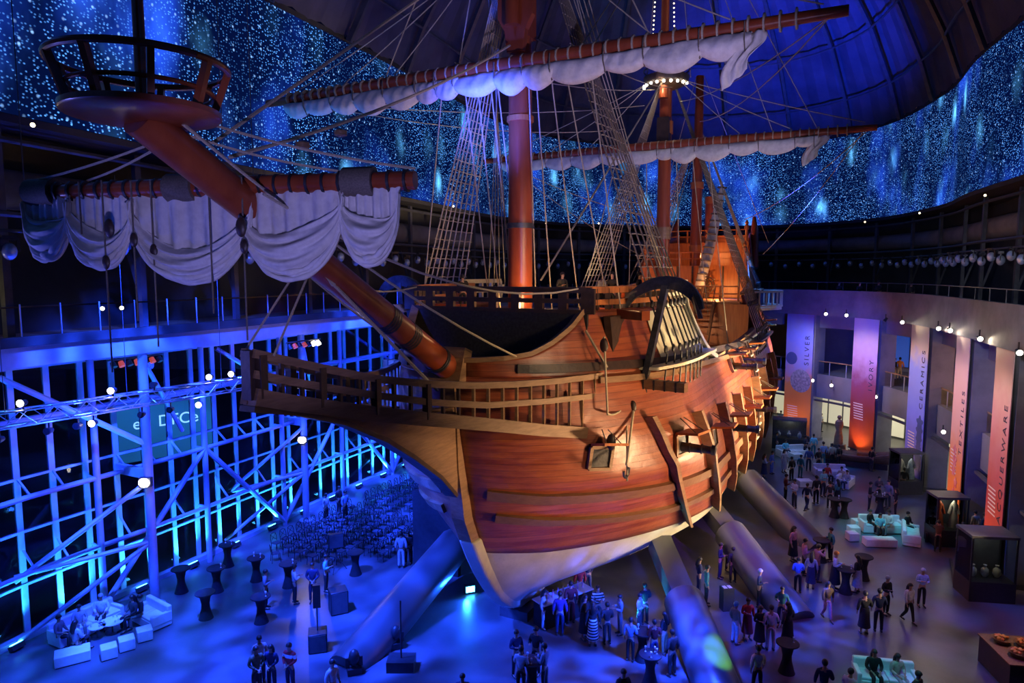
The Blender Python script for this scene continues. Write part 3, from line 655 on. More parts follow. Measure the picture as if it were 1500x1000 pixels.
for k, (px, py, dep) in enumerate(((227, 703, 0), (455, 642, 1))):
    p = BP[k]; z = [5.55, 6.6][k]; zz = None
    # lamp height read off the photo on the column's own ground distance
    s_ = math.tan(math.atan((py-500)/1000)+PITCH); z = EYE - s_*p.y
    o = empty('flood_lamp', (p.x, p.y-.3, z), 0, ['very bright warm flood lamp clamped low on the left steel column', 'very bright warm flood lamp clamped on the middle steel column'][k], 'lamp')
    mb = MB(); mb.box((0, .05, 0), (.5, .22, .4)); mb.build('housing', M['plastic'], o)
    mb = MB(); mb.ball((0, -.1, 0), .24, .08, .2, 14, 8); mb.build('lens', mat('flood_lens', (1, 1, 1), .3, emit=(1, .85, .6), estr=14), o)
    spot('flood_beam', (p.x, p.y-.55, z), (0, 8, 10) if k else (0, 10, 9), 160, (1, .75, .45), 110, .9, .15)
# floor floods, blue, along the foot of the window wall
FL = [(148, 905), (212, 915), (435, 856), (255, 808), (276, 806), (340, 770), (358, 762), (405, 745), (418, 742), (458, 725), (502, 706), (524, 700)]
seen = []
pts = []
for i, g_ in enumerate(sel):
    if i % 2 == 0 and g_[1] > 14: pts.append(g_)
for i, (x, y, a) in enumerate(pts):
    n_ = inn(a); q = Vector((x, y, 0))+n_*.62+Vector((math.cos(a), math.sin(a), 0))*.5
    o = empty('floor_flood', q, a, 'blue floor flood lamp shining up the foot of the window wall', 'lamp', 'blue floor floods along the window wall')
    mb = MB(); mb.box((0, 0, .14), (.5, .25, .2), 0, R(-25)); mb.build('housing', M['plastic'], o)
    mb = MB(); mb.box((0, .03, .27), (.42, .16, .02), 0, R(-25)); mb.build('lens', M['lampblue'], o)
    if y < 62: spot('flood_beam', q+V3(0, 0, .34), q - n_*.6 + V3(0, 0, 2.4), 2600, CYAN, 100, .9, .12)
for k, (px, py) in enumerate(((688, 868),)):
    p = fp(px, py)
    o = empty('floor_flood', p, R(200), 'blue floor flood lamp shining at the camera left of the keel', 'lamp')
    mb = MB(); mb.box((0, 0, .22), (.5, .22, .36)); mb.build('housing', M['plastic'], o); mb = MB(); mb.box((0, .12, .22), (.4, .02, .26)); mb.build('lens', M['lampblue'], o)
    spot('flood_beam', p+V3(-.1, -.3, .3), p+V3(-2, -8, 3), 900, (.01, .1, 1), 130, .9, .12)
# slab edge glow: unseen spots added in mid-air, aimed at the slab edge
for i, (x, y, a) in enumerate(sel[2::5]):
    if y < 52:
        q = Vector((x, y, 0))+inn(a)*4.0
        spot('slab_fill', q+V3(0, 0, 6.5), Vector((x, y, 11.6))+inn(a)*2.6, 1500, BLUE, 120, .8, .15)
# hanging lighting truss
def truss(name, p, q, s_, lab, lamps):
    p = Vector(p); q = Vector(q); d = (q-p); L_ = d.length; d.normalize(); sd = Vector((-d.y, d.x, 0)); up = Vector((0, 0, 1))
    o = empty(name, (0, 0, 0), 0, lab, 'truss')
    cs = [sd*i*s_/2+up*j*s_/2 for i, j in ((-1, -1), (1, -1), (1, 1), (-1, 1))]
    for c in cs: mb = MB(); mb.tube([p+c, q+c], .03, 6); mb.build('chord', M['alu'], o)
    nseg = int(L_/s_); mb = MB()
    for i in range(nseg):
        a0 = p+d*(L_*i/nseg); a1 = p+d*(L_*(i+1)/nseg)
        for k in range(4): mb.tube([(a0 if i % 2 else a1)+cs[k], (a1 if i % 2 else a0)+cs[(k+1) % 4]], .016, 5)
    mb.build('lacing', M['alu'], o)
    for t in (.12, .5, .88): mb = MB(); c = p+(q-p)*t; mb.tube([c, (c.x, c.y, 19 if t != .5 else 18)], .012, 5); mb.build('hoist_cable', M['steeld'], o)
    for i, (t, top, on) in enumerate(lamps):
        c = p+(q-p)*t; c = c+up*(s_*.5+.22 if top else -s_*.5-.35)
        h = empty('stage_lamp', c, 0, 'small stage lamp '+('standing on top of' if top else 'hanging under')+' the aluminium truss, '+('lit' if on else 'unlit')+(' nearest the beak' if t > .8 else ' near the left edge' if t < .3 else ' in the middle'), 'lamp', 'stage lamps on the truss')
        mb = MB(); mb.tube([(0, .14, 0), (0, -.1, 0)], [.09, .13], 10); mb.build('housing', M['plastic'], h)
        mb = MB(); mb.box((0, .02, .2 if not top else -.2), (.04, .04, .2)); mb.build('clamp', M['plastic'], h)
        mb = MB(); mb.tube([(0, -.1, 0), (0, -.13, 0)], .12, 10); mb.build('lens', M['lampwhite'] if on else M['plastic'], h)
    return o
pa = fp(-60, 625, 9.8); pb = fp(362, 560, 9.8)
truss('lighting_truss', pa, pb, .5, 'aluminium box truss hung across the left side with stage lamps', [(.17, 1, 1), (.45, 1, 1), (.83, 1, 1), (.93, 1, 1), (.38, 0, 1), (.33, 0, 0), (.55, 0, 0), (.66, 0, 0), (.78, 0, 1), (.24, 0, 0), (.6, 1, 0), (.1, 0, 0)])
for k, (px, py) in enumerate(((200, 523), (445, 499))):
    z = 10.9; p = fp(px, py, z)
    o = empty('lamp_bar', p, R(65), ['row of stage lamps under the slab above the left column', 'row of stage lamps with two lit, under the slab near the bowsprit'][k], 'lamp bar')
    mb = MB(); mb.tube([(-1.3, 0, 0), (1.3, 0, 0)], .04, 8); mb.build('bar', M['steeld'], o)
    for j in range(7):
        mb = MB(); mb.tube([(-1.1+j*.36, 0, -.1), (-1.1+j*.36, -.12, -.3)], [.1, .13], 10); l_ = mb.build('lamp', M['lampwhite'] if (k == 1 and j > 4) else M['lampred'] if j % 2 else M['plastic'], o)
# ------------------------------------------------------------------ the galleon (local x to port, y to stern, z up)
FMX, FMY, YAW = .3345, 28.0, R(27.6)
ship = empty('galleon', (FMX, FMY, 0), -YAW, 'full size wooden galleon with red brown hull and furled sails on steel legs', 'ship')
UX = Vector((math.cos(YAW), -math.sin(YAW), 0)); VX = Vector((math.sin(YAW), math.cos(YAW), 0))
def S2W(u, v, z): return Vector((FMX, FMY, 0)) + UX*u + VX*v + Vector((0, 0, z))
def W2S(p): d = Vector(p)-Vector((FMX, FMY, 0)); return Vector((d.dot(UX), d.dot(VX), p[2]))
def ip(x, X, Y):
    if x <= X[0]: return Y[0]
    if x >= X[-1]: return Y[-1]
    i = bisect_right(X, x)-1; t = (x-X[i])/(X[i+1]-X[i]); return Y[i]+(Y[i+1]-Y[i])*t
ZB = [.7, 1.2, 1.8, 2.5, 3.4, 4.5, 5.6, 7, 8.5, 10, 11, 12, 13, 14, 16, 20]
BB = [.3, 3.2, 5.1, 6.0, 6.55, 6.85, 7.0, 7.0, 6.8, 6.25, 5.85, 5.4, 5.0, 4.8, 4.5, 4.0]
def stemv(z): return ip(z, [.7, 2, 3.4, 5.6, 8.8, 10.8, 14], [-1.0, -2.3, -3.2, -4.3, -5.1, -5.4, -5.4])
def hb(v, z):
    B = ip(z, ZB, BB); vs = stemv(z); L_ = ip(z, [.7, 2, 3.4, 5.6, 7.2, 10, 12, 14], [16, 13, 12, 10.5, 9, 9, 9, 8.5])
    t = min(max((v-vs)/L_, 0), 1); p = ip(z, [3.4, 7.2], [1.75, 2.0]); q = ip(z, [3.4, 7.2], [1.15, 1.7])
    f = (1-(1-t)**p)**(1/q); s = min(max((v-20)/20, 0), 1); f *= 1-ip(z, [1, 4, 7, 12, 20], [.97, .85, .30, .28, .32])*s*s
    return .22+(B-.22)*f
def zborder(v): return ip(v, [-4, -1.8, 0, 4, 8, 20, 38], [4.12, 3.78, 3.7, 3.55, 3.45, 3.6, 4.6])
def zsheer(v): return ip(v, [-6, -5, -2, 3, 7.8, 18, 25, 38.5], [11.0, 11.0, 10.8, 10.55, 10.3, 10.5, 10.8, 11.5])
def zrim(v): return ip(v, [-5.6, -5.2, -4.76, -4.16, -3.55, -2.78, -2.13, 6.6, 7.0, 7.4, 7.8], [11.48, 11.52, 11.57, 11.7, 12.04, 12.6, 13.2, 13.15, 12.6, 11.2, 10.35])
def zstern(v): return ip(v, [23.5, 24.2, 30.4, 30.6, 35.4, 35.6, 38.5], [10.6, 13.0, 13.6, 15.4, 16.0, 17.4, 18.0])
VE = 38.5
def hullpart(z0f, z1f, nr, sgn, va=None, vb=VE, nc=90, out=0):
    mb = MB(); P = []
    for j in range(nr+1):
        for i in range(nc+1):
            s = i/nc
            if va is None:
                v = -4.0
                for _ in range(8):
                    z = z0f(v)+(z1f(v)-z0f(v))*j/nr; vs = stemv(z); v = vs+(vb-vs)*s**1.7
            else:
                v = va+(vb-va)*s; z = z0f(v)+(z1f(v)-z0f(v))*j/nr
            P.append((sgn*(hb(v, z)+out), v, z))
    a = nc+1; F = []
    for j in range(nr):
        for i in range(nc):
            q = (j*a+i, j*a+i+1, (j+1)*a+i+1, (j+1)*a+i); F.append(q if sgn > 0 else q[::-1])
    mb.add(P, F); return mb
def onhull(v, z, out=0, sgn=1): return Vector((sgn*(hb(v, z)+out), v, z))
def hnorm(v, z, sgn=1):
    e = .15; a = onhull(v+e, z, 0)-onhull(v-e, z, 0); b = onhull(v, z+e, 0)-onhull(v, z-e, 0); n = a.cross(b).normalized()
    if n.x < 0: n = -n
    return Vector((n.x*sgn, n.y, n.z))
for sg in (1, -1):
    o = hullpart(lambda v: .7, zborder, 12, sg).build('hull_bottom', M['cream'], ship, smooth=60); tag(o, 'cream painted lower hull')
    o = hullpart(zborder, zsheer, 26, sg).build('hull_side', M['hull'], ship, smooth=60); solid(o, .12, -1 if sg > 0 else -1)
    o = hullpart(zsheer, zrim, 10, sg, -5.35, 7.8, 70).build('forecastle_side', M['hull'], ship, smooth=60); solid(o, .16, -1)
    o = hullpart(zsheer, zstern, 12, sg, 23.5, VE, 40).build('sterncastle_side', M['hull'], ship, smooth=60); solid(o, .16, -1)
    # rim timber following the top of the bow planking
    vs_ = [-5.5, -5.2, -4.76, -4.4, -4.16, -3.8, -3.55, -3.1, -2.78, -2.4, -2.13]
    mb = MB(); pts = [onhull(v, zrim(v), -.1, sg)+V3(0, 0, .06) for v in vs_]
    mb.strip(pts, .3, .16, side=[hnorm(v, zrim(v), sg) for v in vs_]); mb.build('rim_timber', M['oak'], ship, smooth=0)
    # bulwark cap along the waist and up the quarterdeck
    vv = [8+.8*i for i in range(20)]
    mb = MB(); mb.strip([onhull(v, zsheer(v), -.08, sg)+V3(0, 0, .06) for v in vv], .3, .16); mb.build('bulwark_cap', M['oak'], ship, smooth=0)
    vv = [24.4, 27, 30.4]; mb = MB(); mb.strip([onhull(v, zstern(v), -.08, sg)+V3(0, 0, .06) for v in vv], .3, .16); mb.build('bulwark_cap', M['oak'], ship, smooth=0)
    vv = [30.8, 33, 35.4]; mb = MB(); mb.strip([onhull(v, zstern(v), -.08, sg)+V3(0, 0, .06) for v in vv], .3, .16); mb.build('bulwark_cap', M['oak'], ship, smooth=0)
    # wales
    for nm, zf, hgt, va, vb, mt in (('wale', lambda v: ip(v, [-4.5, -3, -.8, 2, 5, 12, 20, 36], [5.82, 5.5, 5.2, 4.9, 4.85, 4.75, 4.9, 5.9]), .34, -4.1, 37.5, 'wale'),
                            ('wale', lambda v: ip(v, [-4.6, -3.5, -1.6, 1, 7, 13, 20, 36], [6.7, 6.5, 6.38, 6.2, 5.95, 5.8, 5.9, 6.9]), .4, -4.45, 37.5, 'wale'),
                            ('wale', lambda v: ip(v, [-5.3, -2, 6, 22, 38], [11.3, 11.2, 10.9, 10.1, 10.6]), .3, -4.6, 37.5, 'dark'),
                            ('wale', lambda v: ip(v, [-5.3, -2, 6, 22, 38], [10.85, 10.72, 10.45, 9.6, 10.1]), .22, -2.4, 37.5, 'oak')):
        vv = []; v = va
        while v < vb: vv.append(v); v += .25 if v < 3 else .9
        mb = MB(); mb.strip([onhull(v, zf(v), .07, sg) for v in vv], .2, hgt, side=[hnorm(v, zf(v), sg) for v in vv]); mb.build(nm, M[mt], ship, smooth=0)
    # vertical skids standing off the side
    for v in (-.65, 2.5, 6.4, 10.2, 13.3, 16.4, 19.5, 22.6, 25.8):
        top = ip(v, [-1, 2.5, 6.4, 10.2, 13.3, 26], [9.25, 8.9, 8.6, 8.45, 8.35, 8.9]); bot = zborder(v+4)-.1
        zz = [bot+(top-bot)*k/9 for k in range(10)]
        mb = MB(); P = []; v0 = v; dv = max(2.6, 5.6-.14*max(v0, 0))
        for z in zz:
            v = v0+dv*(top-z)/(top-bot)*(.35+.65*(top-z)/(top-bot)); n_ = hnorm(v, z, sg); c = onhull(v, z, 0, sg); t_ = Vector((0, 1, 0)); t_ = (t_-n_*t_.dot(n_)).normalized()
            P += [c-n_*.1-t_*.12, c-n_*.1+t_*.12, c+n_*.42+t_*.12, c+n_*.42-t_*.12]
        F = [(0, 1, 2, 3), (39, 38, 37, 36)]
        for k in range(9):
            for j in range(4): F.append((4*k+j, 4*(k+1)+j, 4*(k+1)+(j+1) % 4, 4*k+(j+1) % 4))
        mb.add(P, F); mb.build('skid', M['oak'], ship, smooth=0, fix=True)
# keel and stem post
prof = [(-5.6, 11.6), (-5.35, 9.5), (-5.23, 7.6), (-5.0, 6.4), (-4.89, 5.75), (-4.4, 4.75)]
prof_lo = [(-4.4, 4.75), (-3.91, 3.88), (-3.35, 3.0), (-2.74, 2.21), (-2.1, 1.5), (-1.3, .85), (-.4, .5), (1, .4)]
aft = [(1, 1.1), (0, 1.5), (-1.2, 2.4), (-2.2, 3.4), (-2.85, 4.0), (-3.3, 4.75)]
aft_hi = [(-3.3, 4.75), (-4.0, 6), (-4.4, 7), (-4.7, 9), (-4.95, 11.6)]
mb = MB(); mb.extrude(prof+aft_hi, (0, 0, 0), (0, 1, 0), (0, 0, 1), (1, 0, 0), .52); mb.build('stem_post', M['oak'], ship, smooth=0, fix=True)
mb = MB(); mb.extrude(prof_lo+aft, (0, 0, 0), (0, 1, 0), (0, 0, 1), (1, 0, 0), .7); bevel(mb.build('forefoot', M['cream'], ship, smooth=0, fix=True), .12, 3)
mb = MB(); mb.box((0, 19, .75), (.6, 37, .7)); mb.build('keel', M['cream'], ship)
mb = MB(); mb.box((0, .3, .2), (1.3, 1.8, .42)); mb.build('keel_block', M['steeld'], ship)
# transom
mb = MB(); P = []; zz = [1.5+16.3*k/14 for k in range(15)]
P = [(hb(VE, z), VE, z) for z in zz]+[(-hb(VE, z), VE, z) for z in reversed(zz)]; mb.add(P, [tuple(range(len(P)))]); solid(mb.build('transom', M['hull'], ship, smooth=0), .15)
# decks
def deck(name, va, vb, z, m, inset=.12, t=.12, holes=None):
    vv = [va+(vb-va)*k/14 for k in range(15)]
    L1 = [(hb(v, z)-inset, v, z) for v in vv]; L2 = [(-hb(v, z)+inset, v, z) for v in reversed(vv)]; P = L1+L2; n_ = len(P)
    mb = MB(); mb.add(P+[(x, y, z-t) for x, y, z in P], [tuple(range(n_)), tuple(range(2*n_-1, n_-1, -1))]+[(i, n_+i, n_+(i+1) % n_, (i+1) % n_) for i in range(n_)]); return mb.build(name, m, ship, smooth=0, fix=True)
deck('forecastle_deck', -2.1, 7.4, 12.75, M['deck'], .2); deck('beak_deck', -5.0, -2.1, 11.2, M['dark'], .2)
deck('main_deck', -2.0, 26, 9.45, M['deck'], .2); deck('quarter_deck', 23, 38.3, 12.55, M['deck'], .2); deck('poop_deck', 30.6, 38.3, 15.1, M['deck'], .2); deck('stern_deck', 35.5, 38.3, 17.1, M['deck'], .2)
# beakhead bulkhead: dark boarded face and the two rows of openings above it
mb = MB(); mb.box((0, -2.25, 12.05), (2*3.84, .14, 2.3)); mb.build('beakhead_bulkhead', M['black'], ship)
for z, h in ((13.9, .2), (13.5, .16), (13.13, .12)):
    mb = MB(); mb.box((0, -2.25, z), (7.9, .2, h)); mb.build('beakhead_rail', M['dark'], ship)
for k in range(9):
    x = -3.85+7.7*k/8
    if abs(x) < .01 and 0: continue
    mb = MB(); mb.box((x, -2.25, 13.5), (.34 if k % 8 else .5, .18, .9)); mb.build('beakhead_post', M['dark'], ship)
for sg in (1, -1):
    # forecastle side rails
    vv = [-2.2+.6*k for k in range(12)]
    for z, h in ((13.9, .24), (13.45, .2)):
        mb = MB(); mb.strip([onhull(v, 13.2, -.1, sg)+V3(0, 0, z-13.2) for v in vv], .2, h); mb.build('forecastle_rail', M['cabin'], ship, smooth=0)
    for v in vv[1::1]:
        mb = MB(); mb.box(onhull(v, 13.2, -.1, sg)+V3(0, 0, .35), (.16, .22, .8)); mb.build('rail_post', M['dark'], ship)
    # cream painted bulwark with grid behind the fore channel
    mb = hullpart(lambda v: 10.95, lambda v: ip(v, [1.4, 6.4, 6.9, 7.3], [13.0, 13.0, 12.4, 11.2]), 6, sg, 1.2, 7.3, 16, .06); mb.build('painted_bulwark', M['white'], ship)
    vv = [3.4+.5*k for k in range(9)]
    for z, h in ((14.1, .2), (13.6, .16), (13.15, .2)):
        mb = MB(); mb.strip([onhull(v, 13.0, -.02, sg)+V3(0, 0, z-13) for v in vv], .2, h); mb.build('painted_rail', M['white'], ship, smooth=0)
    for v in vv[::2]:
        mb = MB(); mb.box(onhull(v, 13, -.02, sg)+V3(0, 0, .55), (.18, .16, 1.1)); mb.build('painted_post', M['white'], ship)
    # rounded end timber of the forecastle
    mb = MB(); mb.strip([onhull(v, z, .05, sg) for v, z in ((7.35, 13.9), (7.3, 13.0), (7.35, 12.2), (7.55, 11.4), (8.0, 10.8), (9.0, 10.45))], .3, .22, side=[(sg, 0, 0)]*6); mb.build('end_timber', M['white'], ship, smooth=0)
    # hanging knee under the rail
    mb = MB(); mb.extrude([(-.15, 0), (1.3, 0), (.85, -.3), (.6, -.8), (.5, -1.5), (.3, -1.75), (.15, -1.5), (.05, -.8)], (sg*(hb(-1.2, 12.8)+.12), -1.55, 12.95), (sg*.12, 1, 0), (0, 0, 1), (sg, 0, 0), .25); mb.build('hanging_knee', M['dark'], ship, smooth=0, fix=True)
# ---- head: knee board, rails, balusters, grating
K = [(-13.93, 11.42), (-12.55, 11.09), (-10.82, 10.5), (-9.07, 9.64), (-7.72, 8.8), (-6.2, 7.73), (-5.23, 6.81)]
mb = MB(); mb.extrude(K+[(-5.1, 9.0), (-5.3, 9.9), (-8.77, 10.3), (-10.5, 10.75), (-13.9, 11.6)], (0, 0, 0), (0, 1, 0), (0, 0, 1), (1, 0, 0), .4); mb.build('knee_of_the_head', M['oak'], ship, smooth=0, fix=True)
mb = MB(); mb.strip([(0, v-.06, z-.05) for v, z in K], .5, .14); mb.build('knee_edge', M['dark'], ship, smooth=0)
gv = lambda v: .16+4.59*(min(max((v+14)/12.6, 0), 1))**1.35
TOP = ([-13.95, -13.2, -12.1, -10.5, -8.76, -7.3, -5.76, -4.07, -2.11], [12.68, 12.46, 12.13, 11.66, 11.31, 11.1, 10.96, 10.89, 10.89])
MID = ([-13.95, -12.9, -10.54, -8.77, -6.8, -4.64, -1.5], [12.2, 11.88, 11.22, 10.78, 10.42, 10.26, 10.15])
LOW = ([-13.95, -12.9, -10.55, -8.78, -6.8, -4.63, -1.6], [11.67, 11.35, 10.71, 10.28, 9.82, 9.29, 8.66])
def rail(tb, va, vb, a, b, name, m, sg, n_=26):
    pts = [Vector((sg*gv(v), v, ip(v, *tb))) for v in [va+(vb-va)*k/n_ for k in range(n_+1)]]
    mb = MB(); mb.strip(pts, a, b); return mb.build(name, m, ship, smooth=0)
for sg in (1, -1):
    rail(TOP, -13.9, -2.2, .14, .2, 'head_rail', M['oak'], sg); rail(MID, -13.9, -1.7, .12, .19, 'head_rail', M['oak'], sg); rail(LOW, -13.9, -1.7, .2, .4, 'head_rail', M['oak'], sg)
    for k in range(22):
        v = -13.7+11.2*k/21; big = k % 3 == 0 and v < -8.5
        x = sg*gv(v); mb = MB(); mb.bar((x, v, ip(v, *LOW)), (x, v, ip(v, *TOP)), .2 if big else .09, .2 if big else .09, (0, 1, 0)); mb.build('baluster', M['oak'] if v > -7.5 else M['dark'], ship)
mb = MB(); mb.box((0, -13.92, 12.15), (.3, .14, 1.15)); mb.build('head_block', M['dark'], ship)
mb = MB(); mb.grid(lambda a, b: (gv(-7.8+2.5*b)*(2*a-1)*.95, -7.8+2.5*b, ip(-7.8+2.5*b, *LOW)+.1), 4, 8); solid(mb.build('head_grating', M['dark'], ship, smooth=0), .06)
# ---- bowsprit with sprit topmast, crow's nest, spritsail yard
bz = lambda v: 11.3-(v+5.5)*6.2/10.8
bs = MB(); bs.tube([(0, v, bz(v)) for v in (-3.2, -5.5, -9, -12.5, -16.3)], [.46, .44, .42, .4, .38], 20); bow = bs.build('bowsprit', M['spar'], ship)
for v in (-6.05, -7.6, -8.6):  # dark wraps put in where shadow bands cross the bowsprit
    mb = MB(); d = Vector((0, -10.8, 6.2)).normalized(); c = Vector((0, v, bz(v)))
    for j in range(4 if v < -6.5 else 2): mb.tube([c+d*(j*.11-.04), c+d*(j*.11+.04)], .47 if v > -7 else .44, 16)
    mb.build('shadow_wrap', M['iron'] if v > -6.5 else M['black'], bow)
mb = MB(); mb.box((0, -5.35, 11.35), (1.3, .5, 1.2), 0, R(-20)); mb.build('bowsprit_chock', M['oak'], ship)
nv, nz = -16.2, 17.5
nest = MB(); nest.lathe([(.3, -.1), (.9, -.06), (1.38, .02), (1.42, .06), (1.42, .16), (1.3, .17)], (0, nv, nz), 36); nest = nest.build('crows_nest', M['spar'], ship); tag(nest, 'round dark red platform with open railing at the end of the bowsprit')
mb = MB(); mb.tube([(1.56*math.cos(a*math.pi/20), nv+1.56*math.sin(a*math.pi/20), nz+.98) for a in range(41)], .07, 8); mb.build('nest_rim', M['spar'], nest)
mb = MB(); mb.tube([(1.28*math.cos(a*math.pi/20), nv+1.28*math.sin(a*math.pi/20), nz+.5) for a in range(41)], .045, 8); mb.build('nest_rim', M['spar'], nest)
for k in range(9):
    a = k/9*2*math.pi+.2; mb = MB(); mb.bar((1.26*math.cos(a), nv+1.26*math.sin(a), nz+.15), (1.55*math.cos(a), nv+1.55*math.sin(a), nz+.98), .12, .14, (math.cos(a), math.sin(a), 0)); mb.build('nest_post', M['spar'], nest)
mb = MB(); mb.tube([(0, nv, nz-.4), (0, nv, nz+4.9)], [.12, .09], 10); mb.build('sprit_topmast', M['spar'], ship)
YL = Vector((-5.5, -15.55, 16.42)); YR = Vector((3.85, -12.6, 16.5))
def sheet_sail(y0, y1, swags, name, parent, fwd, drop_scale=1):
    """swags: (s0, s1, drop) hanging in front of the yard line y0..y1"""
    d = y1-y0; out = []
    for k, (s0, s1, D) in enumerate(swags):
        ph = k*1.7; back = MB()
        def f(a, b, D=D, s0=s0, s1=s1, ph=ph):
            # straight curtain behind, falling in upright folds
            q = y0+d*(s0+(s1-s0)*a); c = max(1-(2*a-1)**2, 0)**.42
            wv = .05*math.sin(a*46+ph)*(.4+b)+.03*math.sin(a*21+ph*2)
            return q+fwd*(.1+wv)+Vector((0, 0, -.1-D*.8*c*b))
        back.grid(f, 60, 14); o = back.build(name, M['sail'], parent, smooth=80); solid(o, .02); out.append(o)
        def g_(a, b, D=D, s0=s0, s1=s1, ph=ph):
            # gathered band looping from end to end in front
            q = y0+d*(s0+(s1-s0)*a); c = max(1-(2*a-1)**2, 0); lo = D*(.12+.88*c**.46); hi = lo*(.5-.12*math.sin(a*3+ph))
            sw = math.sin(math.pi*b); fold = .055*math.sin(b*20+3.5*a+ph)*(.3+c)+.03*math.sin(b*37+ph-5*a)*c
            return q+fwd*(.16+.32*sw*(.25+.75*c)+fold)+Vector((0, 0, -.1-(hi+(lo-hi)*b)))
        mb2 = MB(); mb2.grid(g_, 60, 34); o2 = mb2.build('sail_loop', M['sail'], o, smooth=80); solid(o2, .02); f = g_
        # gathered roll along the foot of the swag
        roll = MB()
        for j in range(3):
            pts = []
            for i in range(25):
                a = i/24; q = f(a, .97-.07*j); pts.append(q+fwd*(.05+.03*math.sin(i+j)))
            roll.tube(pts, [.02+(.045)*math.sin(math.pi*i/24)**.6*(1+.3*math.sin(i*1.3+j*2)) for i in range(25)], 8)
            roll.build('sail_fold', M['sail'], o, smooth=80); roll = MB()
    return out
sy = MB(); sy.tube([YL, YL.lerp(YR, .25), YL.lerp(YR, .5), YL.lerp(YR, .75), YR], [.15, .21, .24, .22, .2], 14); spy = sy.build('spritsail_yard', M['spar'], ship)
fw = Vector((.3, -1, 0)).normalized()
ss = sheet_sail(YL, YR, [(.01, .14, 1.55), (.13, .31, 1.75), (.3, .62, 2.1), (.585, .84, 2.05), (.83, .97, 1.75)], 'spritsail', spy, fw)
def wraps(y0, y1, n_, r, parent, m='rope', t0=.02, t1=.98):
    d = (y1-y0); dn = d.normalized()
    for k in range(n_):
        c = y0+d*(t0+(t1-t0)*k/(n_-1)); mb = MB(); mb.tube([c-dn*.03, c+dn*.03], r, 10); mb.build('gasket', M[m], parent)
wraps(YL, YR, 26, .255, spy, 'black')
for t in (.43, .87, .05):
    c = YL.lerp(YR, t); mb = MB(); dn = (YR-YL).normalized(); mb.tube([c-dn*.35, c+dn*.35], .33, 12); mb.build('lashing', M['tar'], spy)
# ---- masts
def mast(name, v, zs, rs, lab=None, m='spar', x=0, lean=0):
    mb = MB(); mb.tube([(x, v+lean*(z-zs[0]), z) for z in zs], rs, 20); o = mb.build(name, M[m], ship); 
    if lab: tag(o, lab)
    return o
fm = mast('foremast', 0, [9.4, 14, 20, 24.6], [.5, .5, .47, .44], 'thick round foremast')
for z in (16.4, 20.6):
    mb = MB(); mb.tube([(0, 0, z-.1), (0, 0, z+.1)], .56 if z < 18 else .54, 20); mb.build('mast_band', M['iron'] if z < 18 else M['cabin'], fm)
mb = MB(); mb.extrude([(-.75, 3.4), (.75, 3.4), (.75, 1.0), (.45, .5), (.35, -.3), (-.35, -.3), (-.45, .5), (-.75, 1.0)], (0, -.35, 23.4), (1, 0, 0), (0, 0, 1), (0, 1, 0), .3); mb.build('hounds', M['spar'], fm, smooth=0, fix=True)
mb = MB(); mb.box((0, .1, 25.4), (.9, .8, 3.4)); mb.build('masthead', M['spar'], fm)
mast('fore_topmast', -.7, [24, 34], [.3, .22])
mm = mast('mainmast', 21.5, [9.4, 16, 24, 28], [.47, .46, .42, .38], 'mainmast behind the fore one, with lit round top')
for z in (17.2, 24.2): mb = MB(); mb.tube([(0, 21.5, z-.4), (0, 21.5, z+.4)], .52, 20); mb.build('mast_band', M['oak'] if z < 20 else M['cabin'], mm)
mb = MB(); mb.box((0, 21.3, 24.0), (.8, .9, 1.6)); mb.build('hounds', M['dark'], mm)
mb = MB(); mb.lathe([(.6, -.3), (1.35, 0), (1.45, .15), (1.5, .5), (1.4, .5)], (0, 21.5, 27.0), 24); top = mb.build('main_top', M['dark'], ship)
mb = MB(); mb.tube([(1.5*math.cos(a*math.pi/12), 21.5+1.5*math.sin(a*math.pi/12), 27.9) for a in range(25)], .05, 6); mb.build('top_rim', M['dark'], top)
for k in range(10):
    a = math.pi*(1.05+.9*k/9)*1.0; mb = MB(); mb.ball((1.45*math.cos(a), 21.5+1.45*math.sin(a), 26.9), .1, n=8, m=6); mb.build('bulb', M['lampwhite'], top)
mast('main_topmast', 20.9, [26, 42], [.3, .2]); 
for s_ in (-1, 1):
    for k in range(24):
        mb = MB(); mb.ball((s_*(.75-.012*k), 20.6, 29+.28*k), .05, n=6, m=4); mb.build('fairy_light', M['lampwarm'], ship)
mz = mast('mizzenmast', 31.4, [12.6, 20, 30], [.46, .42, .3], 'slimmer mizzenmast near the stern')
for z in (16.5, 21.5): mb = MB(); mb.tube([(0, 31.4, z-.25), (0, 31.4, z+.25)], .52, 16); mb.build('mast_band', M['cabin'], mz)
mb = MB(); mb.tube([(.9, 29, 13.4), (1.3, 30.5, 16.5), (1.75, 31, 19.5), (2.0, 31.2, 21.2)], [.36, .42, .34, .16], 12); lt = mb.build('furled_lateen', M['sail'], ship); tag(lt, 'rolled lateen sail with rope turns')
for k in range(16):
    t = k/15; a_ = Vector((.9, 29, 13.4)).lerp(Vector((2.0, 31.2, 21.2)), t); mb = MB(); mb.tube([a_-V3(0, 0, .05), a_+V3(.01, 0, .05)], .43-.1*abs(t-.4), 10); mb.build('gasket', M['tar'], lt)
bo = mast('bonaventure_mast', 36.5, [17, 20.5], [.42, .4]); mb = MB(); mb.tube([(0, 36.5, 20.5), (0, 36.5, 21.1)], .45, 14); mb.build('mast_cap', M['cabin'], bo)
